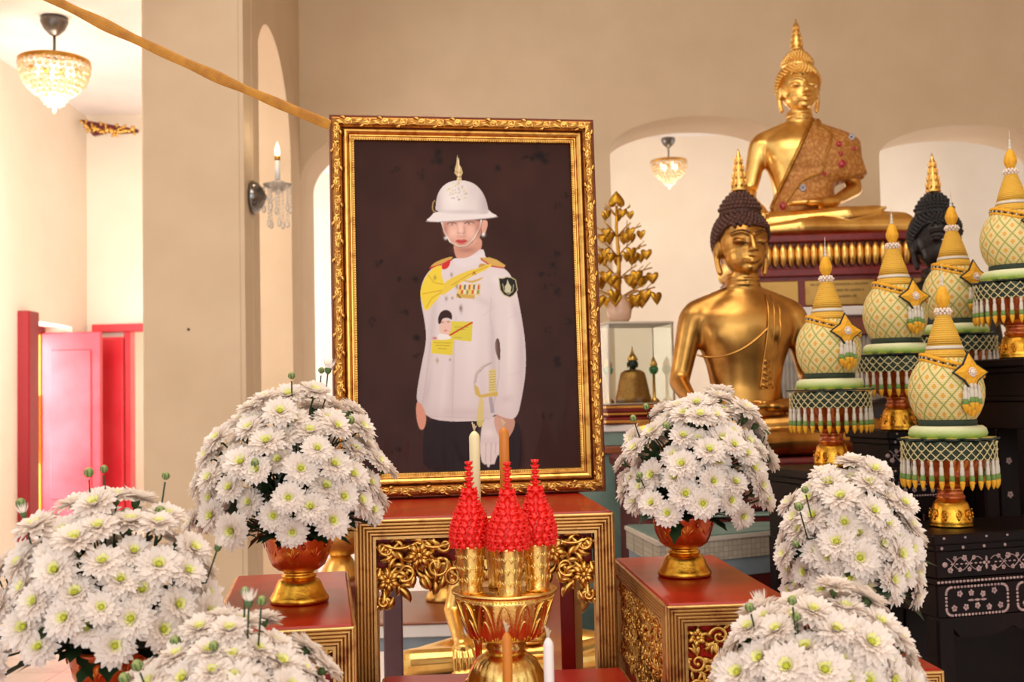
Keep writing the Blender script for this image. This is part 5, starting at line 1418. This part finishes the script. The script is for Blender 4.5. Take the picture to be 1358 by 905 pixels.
def cone_offering():
    t = thing('offering_cone', '', 'offering', (0, 0, 0), 0, 'yellow and green woven offering cones')
    o = lath([(.058, 0), (.0585, .004), (.057, .010), (.059, .014), (.055, .022), (.053, .04), (.047, .062), (.038, .074)], GOLD_PHAN, t, 'foot', mod=lambda a, v: 1+.02*cos(8*a)*(1-v))
    mm = MB()
    for k in range(10):
        Mx = Matrix.Rotation(2*pi*k/10, 4, 'Z') @ Matrix.Translation((0, -.0555, .03)) @ Matrix.Rotation(-.12, 4, 'X')
        spiral(mm, (0, .006), .012, 1.2, 1 if k % 2 else -1, 1.5, .0022, Mx, 12); leaf_mesh(mm, (0, -.012), 1.57, .016, .004, Mx, bend=0)
    mm.build('foot_relief', GOLD_PHAN, o)
    lath([(.037, .073), (.040, .078), (.040, .084), (.035, .088), (.035, .1), (.040, .104), (.036, .108)], AMB, t, 'stem')
    lath([(.034, .107), (.05, .110), (.070, .122), (.086, .142), (.098, .17), (.108, .2), (.116, .226), (.118, .232), (.10, .232)], AMB, t, 'bowl', mod=lambda a, v: 1+.01*sin(24*a))
    m = MB()
    R0, z0, z1 = .125, .188, .238
    m.lathe([(R0-.004, z0), (R0-.002, z1-.01), (R0-.012, z1), (.05, z1+.002)], 48, cap=False); m.build('green_band', DGREEN, t)
    m = MB(); N = 30
    for k in range(N):
        for sg in (-1, 1):
            for row in range(1):
                pts = []
                for i in range(9):
                    q = i/8; a = 2*pi*(k+sg*q*2)/N; pts.append(((R0+.001)*cos(a), (R0+.001)*sin(a), z1-.004-(z1-z0)*q))
                m.tube(pts, .0014, 5)
    for k in range(N):
        for zz in (z0+.025, z0, z1-.004):
            a = 2*pi*k/N; m.ell(((R0+.002)*cos(a), (R0+.002)*sin(a), zz), .0026, 5, 4)
    m.build('string_net', CREAMN, t)
    for k in range(N):
        a = 2*pi*k/N; put('tassel', TASS, t, (R0*cos(a), R0*sin(a), z0), (0, 0, a)).scale = (.82, .82, 1)
    m = MB(); K = 12          # flat pointed petals under the disc
    for k in range(K):
        Mx = Matrix.Rotation(2*pi*(k+.5)/K, 4, 'Z') @ Matrix.Translation((.100, 0, z1+.003))
        m.prism([(-.03, -.006), (-.005, -.024), (.030, -.010), (.036, 0), (.030, .010), (-.005, .024), (-.03, .006)], 0, .005, Mx, 0)
        m.prism([(-.02, -.004), (-.003, -.016), (.022, -.006), (.026, 0), (.022, .006), (-.003, .016), (-.02, .004)], .005, .0065, Mx, 1)
    m.build('petal_ring', [BLACKISH, mat('pale_yellow_felt', (206, 176, 84), .7)], t)
    lath([(.085, .243), (.100, .247), (.105, .258), (.101, .272), (.092, .279), (.06, .280)], DISC, t, 'bead_disc', mod=lambda a, v: 1+.012*sin(40*a))
    lath([(.078, .279), (.079, .292), (.078, .296)], DGREEN, t, 'collar')
    dome = [(.074, .294), (.086, .312), (.096, .335), (.1015, .36), (.102, .385), (.097, .412), (.087, .436), (.073, .456), (.060, .470)]
    lath(dome, LAT, t, 'woven_dome', 72)
    lath([(.062, .468), (.056, .480), (.050, .4935)], YEL, t, 'cone_base')
    lath([(.0515, .4935), (.050, .498), (.0485, .503)], WHITEB, t, 'white_band')
    lath([(.048, .503), (.040, .53), (.030, .56), (.021, .585), (.018, .592)], YEL, t, 'cone')
    m = MB()
    for j in range(3):
        for k in range(11): m.ell(((.0175+.004*(j == 1))*cos(2*pi*(k+.5*j)/11), (.0175+.004*(j == 1))*sin(2*pi*(k+.5*j)/11), .594+.006*j), .0048, 6, 5)
    m.build('bead_collar', PINKW, t)
    lath([(.008, .607), (.011, .613), (.0175, .628), (.0185, .640), (.012, .662), (.0065, .672)], YEL2, t, 'bud_tip', mod=lambda a, v: 1+.1*abs(sin(3*a)))
    m = MB()
    for j in range(3): m.ell((0, 0, .677+.011*j), (.0055-.001*j, .0055-.001*j, .008), 8, 6)
    m.tube([(0, 0, .70), (0, 0, .735)], lambda q: .0018*(1-.7*q), 5); m.build('spire', WHITEB, t)
    # slanting garland across the dome, lower at the right
    def gar(a):
        z = .448+.026*cos(a-pi+.15)
        r = .008
        for (r0, q0), (r1, q1) in zip((dome+[(.050, .4935), (.04, .53)])[:-1], (dome+[(.050, .4935), (.04, .53)])[1:]):
            if q0 <= z <= q1: r = r0+(r1-r0)*(z-q0)/(q1-q0)
        return Vector(((r+.006)*cos(a), (r+.006)*sin(a), z))
    ring = [gar(2*pi*i/60) for i in range(60)]
    m = MB(); m.tube([p+Vector((0, 0, .006)) for p in ring], .0058, 6, closed=True); m.tube([p-Vector((0, 0, .008)) for p in ring], .0058, 6, closed=True); ga_ = m.build('garland', YEL2, t)
    m = MB()
    for i in range(44):
        p = gar(2*pi*i/44); d = Vector((p.x, p.y, 0)).normalized(); m.ell(p+d*.003-Vector((0, 0, .001)), .0036, 6, 5, mi=i % 2)
    m.build('garland_beads', [BLACKISH, WHITEB], ga_)
    # star flower with hanging tassels
    aS = -pi/2+.30; p = gar(aS); d = Vector((cos(aS), sin(aS), .12)).normalized()
    fx_ = Vector((0, 0, 1)).cross(d).normalized(); fz = d.cross(fx_)
    MS = Matrix(((fx_.x, fz.x, d.x, 0), (fx_.y, fz.y, d.y, 0), (fx_.z, fz.z, d.z, 0), (0, 0, 0, 1)))
    MS.translation = p+d*.012-Vector((0, 0, .012))
    def star(R, r, tw=.0): return [((R if k % 2 == 0 else r)*cos(tw+pi/2+pi*k/4), (R if k % 2 == 0 else r)*sin(tw+pi/2+pi*k/4)) for k in range(8)]
    m = MB(); m.prism(star(.060, .033), -.004, 0, MS); s_ = m.build('star_flower', BLACKISH, t)
    m = MB(); st_ = star(.0535, .029); n = len(st_)
    vs = [(x, y, .001) for x, y in st_]+[(x*.55, y*.55, .007) for x, y in st_]+[(0, 0, .004)]
    m.add(vs, [(i, (i+1) % n, n+(i+1) % n, n+i) for i in range(n)]+[(n+i, n+(i+1) % n, 2*n) for i in range(n)], MS, smooth=False); m.build('star_face', YEL2, s_)
    m = MB(); m.ell((0, 0, .008), (.008, .008, .006), 10, 6, MS)
    for k in range(10): m.ell((.0105*cos(k*.628), .0105*sin(k*.628), .007), .0035, 6, 5, MS)
    m.build('star_centre', PINKW, s_)
    hp_ = p+d*.010-Vector((0, 0, .058))
    for k, (dx_, dl) in enumerate(((-.022, 0), (-.011, .006), (0, .014), (.011, .006), (.022, 0), (-.006, -.004), (.006, -.004))):
        o = put('hanging_tassel', TASS, t, hp_+fx_*dx_+d*(.004 if k < 5 else .010)-Vector((0, 0, dl-.012)), (0, 0, k)); o.scale = (.95,)*3
    return t
cn = cone_offering()
def oc(label, px, Y, z, s=1, first=False):
    P = at(px, 500, Y)
    if first:
        cn.location = (P.x, P.y, z); cn.scale = (s,)*3; cn['label'] = label; cn.rotation_euler = (0, 0, 0); return cn
    return dup(cn, (P.x, P.y, z), 0, label, s)
S0 = .92
oc('woven offering cone lowest and nearest, right of centre on the front inlaid table', 1254, 2.93, 1.0415, S0, True)
oc('leftmost woven offering cone, beside the bronze statue\'s arm', 1100, 3.30, 1.1745, S0*.99)
oc('woven offering cone between the leftmost and the nearest, behind both', 1190, 3.46, 1.2705, S0*1.02)
oc('woven offering cone in front of the black statue', 1270, 3.66, 1.3275, S0*1.06)
oc('highest woven offering cone, at the right edge of the picture', 1352, 3.32, 1.4775, S0)

# ================================================================== INLAID DARK TABLES
DARKW = mat('dark_lacquer_wood', (14, 6, 7), .42, 0, (24, 9, 9), 12, spec=.14)
PEARL = mat('mother_of_pearl', (186, 156, 150), .3, .1, (150, 122, 126), 90)
def pearl_flower(m, x, z, r, M, mi=0):
    for k in range(5):
        a = 2*pi*k/5+x*50; m.ell((x+r*.58*cos(a), 0, z+r*.58*sin(a)), (r*.40, .0012, r*.40), 8, 4, M, mi)
    m.ell((x, -.0006, z), (r*.16, .001, r*.16), 6, 4, M, mi)
def inlaid_table(label, loc, yaw, Wd, D, zt, full=True):
    t = thing('inlaid_table', label, 'table', (loc[0], loc[1], 0), yaw, 'dark inlaid tables')
    m = MB(); m.box((0, 0, zt-.0125), (Wd, D, .025), .004); m.box((0, 0, zt-.033), (Wd-.02, D-.02, .018), .003); m.build('table_top', DARKW, t)
    m = MB(); m.box((0, 0, zt-.075), (Wd-.03, D-.03, .07), .004); m.box((0, 0, zt-.116), (Wd-.018, D-.018, .014), .003); m.box((0, 0, zt-.163), (Wd-.026, D-.026, .082), .004); m.build('waist', DARKW, t)
    ap = [(-Wd/2+.012, zt-.203)]+[(-Wd/2+.012+(Wd-.024)*q/30, zt-.232-.022*abs(sin(3*pi*q/30))**.6+.02*(abs(q-15) > 12)) for q in range(31)]+[(Wd/2-.012, zt-.203)]
    m = MB(); m.prism(ap, D/2-.03, D/2-.012, Matrix.Rotation(pi/2, 4, 'X'))
    m.build('apron', DARKW, t)
    for sx in (-1, 1):
        for sy in (-1, 1):
            m = MB(); hx = sx*(Wd/2-.035); hy = sy*(D/2-.035); m.box((hx, hy, (zt-.2)/2+.02), (.05, .05, zt-.24), .006); m.box((hx+sx*.004, hy+sy*.004, .025), (.062, .062, .05), .008); m.build('leg', DARKW, t)
    y0 = -D/2
    M1 = Matrix.Translation((0, y0+.0146, 0)); M2 = Matrix.Translation((0, y0+.0126, 0)); M0 = Matrix.Translation((0, y0-.0002, 0)); M3 = Matrix.Translation((0, y0+.0088, 0))
    m = MB(); n = max(3, int(Wd/.056))
    for k in range(n):
        x = -Wd/2+Wd*(k+.5)/n
        m.ell((x, 0, zt-.009), (.004, .0012, .003), 8, 4, M0); m.ell((x, 0, zt-.034), (.0045, .0012, .0045), 8, 4, Matrix.Translation((0, y0+.0098, 0)))
    # vine sprays on the frieze
    for c0 in ([0] if Wd < .45 else [-Wd*.26, Wd*.22]):
        for sg in (-1, 1):
            pts = [(c0+sg*(.012+.10*q), 0, zt-.075+.016*sin(q*7+.5)) for q in [i/18 for i in range(19)]]
            pts2 = [(c0+sg*(.012+.10*q), 0, zt-.075-.016*sin(q*7+.5)) for q in [i/18 for i in range(19)]]
            for P_ in (pts, pts2): m.tube(P_, .0012, 4, M=M1)
            for q in range(7):
                x = c0+sg*(.022+.0135*q); pearl_flower(m, x, zt-.075+(.014 if q % 2 else -.014), .0065 if q % 3 else .0085, M1)
                m.ell((x+.005, 0, zt-.075), (.0045, .001, .0022), 6, 4, M1)
            m.ell((c0+sg*.118, 0, zt-.075), (.009, .0012, .007), 6, 4, M1)
        for dx, dz in ((0, .009), (0, -.009), (.006, 0), (-.006, 0)): m.ell((c0+dx, 0, zt-.075+dz), (.004 if dz else .005, .0012, .008 if dz else .004), 6, 4, M1)
    k = int(Wd/.0105)
    for i in range(k): m.ell((-Wd/2+.012+(Wd-.024)*(i+.5)/k, 0, zt-.116), (.0048, .0012, .0034), 6, 4, M3)
    # cartouches with blossoms
    def cart(xa, xb, za, zb, r=.016):
        pts = []
        for cx_, cz_, a0 in ((xb-r, zb-r, 0), (xa+r, zb-r, pi/2), (xa+r, za+r, pi), (xb-r, za+r, 1.5*pi)):
            pts += [(cx_+r*cos(a0+pi/2*i/5), cz_+r*sin(a0+pi/2*i/5)) for i in range(6)]
        per = [];
        for (x1, z1), (x2, z2) in zip(pts, pts[1:]+pts[:1]):
            l = hypot(x2-x1, z2-z1); kk = max(1, round(l/.0095))
            per += [(x1+(x2-x1)*i/kk, z1+(z2-z1)*i/kk) for i in range(kk)]
        for x, z in per: m.ell((x, 0, z), (.0043, .0012, .0036), 6, 4, M2)
    rr = random.Random(3)
    nc = max(1, round(Wd/.24)); cw = (Wd-.05)/nc
    for c in range(nc):
        xa = -Wd/2+.025+cw*c+.014; xb = xa+cw-.028; cart(xa, xb, zt-.198, zt-.130)
        for q in range(9):
            pearl_flower(m, xa+.022+(xb-xa-.044)*q/8, zt-.164+(.017 if q % 2 else -.015)+rr.uniform(-.004, .004), .0088, M2)
        for q in range(3): m.ell((xa+(xb-xa)*(.4+.1*q), 0, zt-.164), (.010, .0012, .003), 6, 4, M2 @ Matrix.Translation((0, 0, 0)))
    m.build('pearl_inlay', PEARL, t)
    if full:
        m = MB(); m.box((0, D/2-.06, (zt-.2)/2), (Wd-.12, .012, zt-.21), .002)
        for j in range(8 if Wd < .5 else 0):
            for i in range(max(2, int(Wd/.05))): pearl_flower(m, -Wd/2+.09+.05*i, zt-.30-.05*j, .011, Matrix.Translation((0, D/2-.0668, 0)), 1) if (i+j) % 2 == 0 and -Wd/2+.09+.05*i < Wd/2-.08 else None
        m.build('rear_panel', [DARKW, PEARL], t)
    return t
YT = radians(15)
def tab(label, px, Y, dx, dy, Wd, D, zt):
    P = at(px, 500, Y); return inlaid_table(label, (P.x+dx, P.y+dy), YT, Wd, D, zt)
tab('dark table with pearl inlay nearest at right, one woven cone on it', 1254, 2.93, .17, .045, .66, .28, 1.04)
tab('dark inlaid table under the leftmost woven cone', 1100, 3.30, -.005, .0, .30, .28, 1.173)
tab('dark inlaid table under the woven cone second from left', 1190, 3.46, .035, .09, .25, .24, 1.269)
tab('dark inlaid table under the woven cone before the black statue', 1270, 3.66, .09, .05, .30, .28, 1.326)
tab('tallest dark inlaid table, at the right edge under the highest woven cone', 1352, 3.32, .07, .0, .34, .26, 1.476)
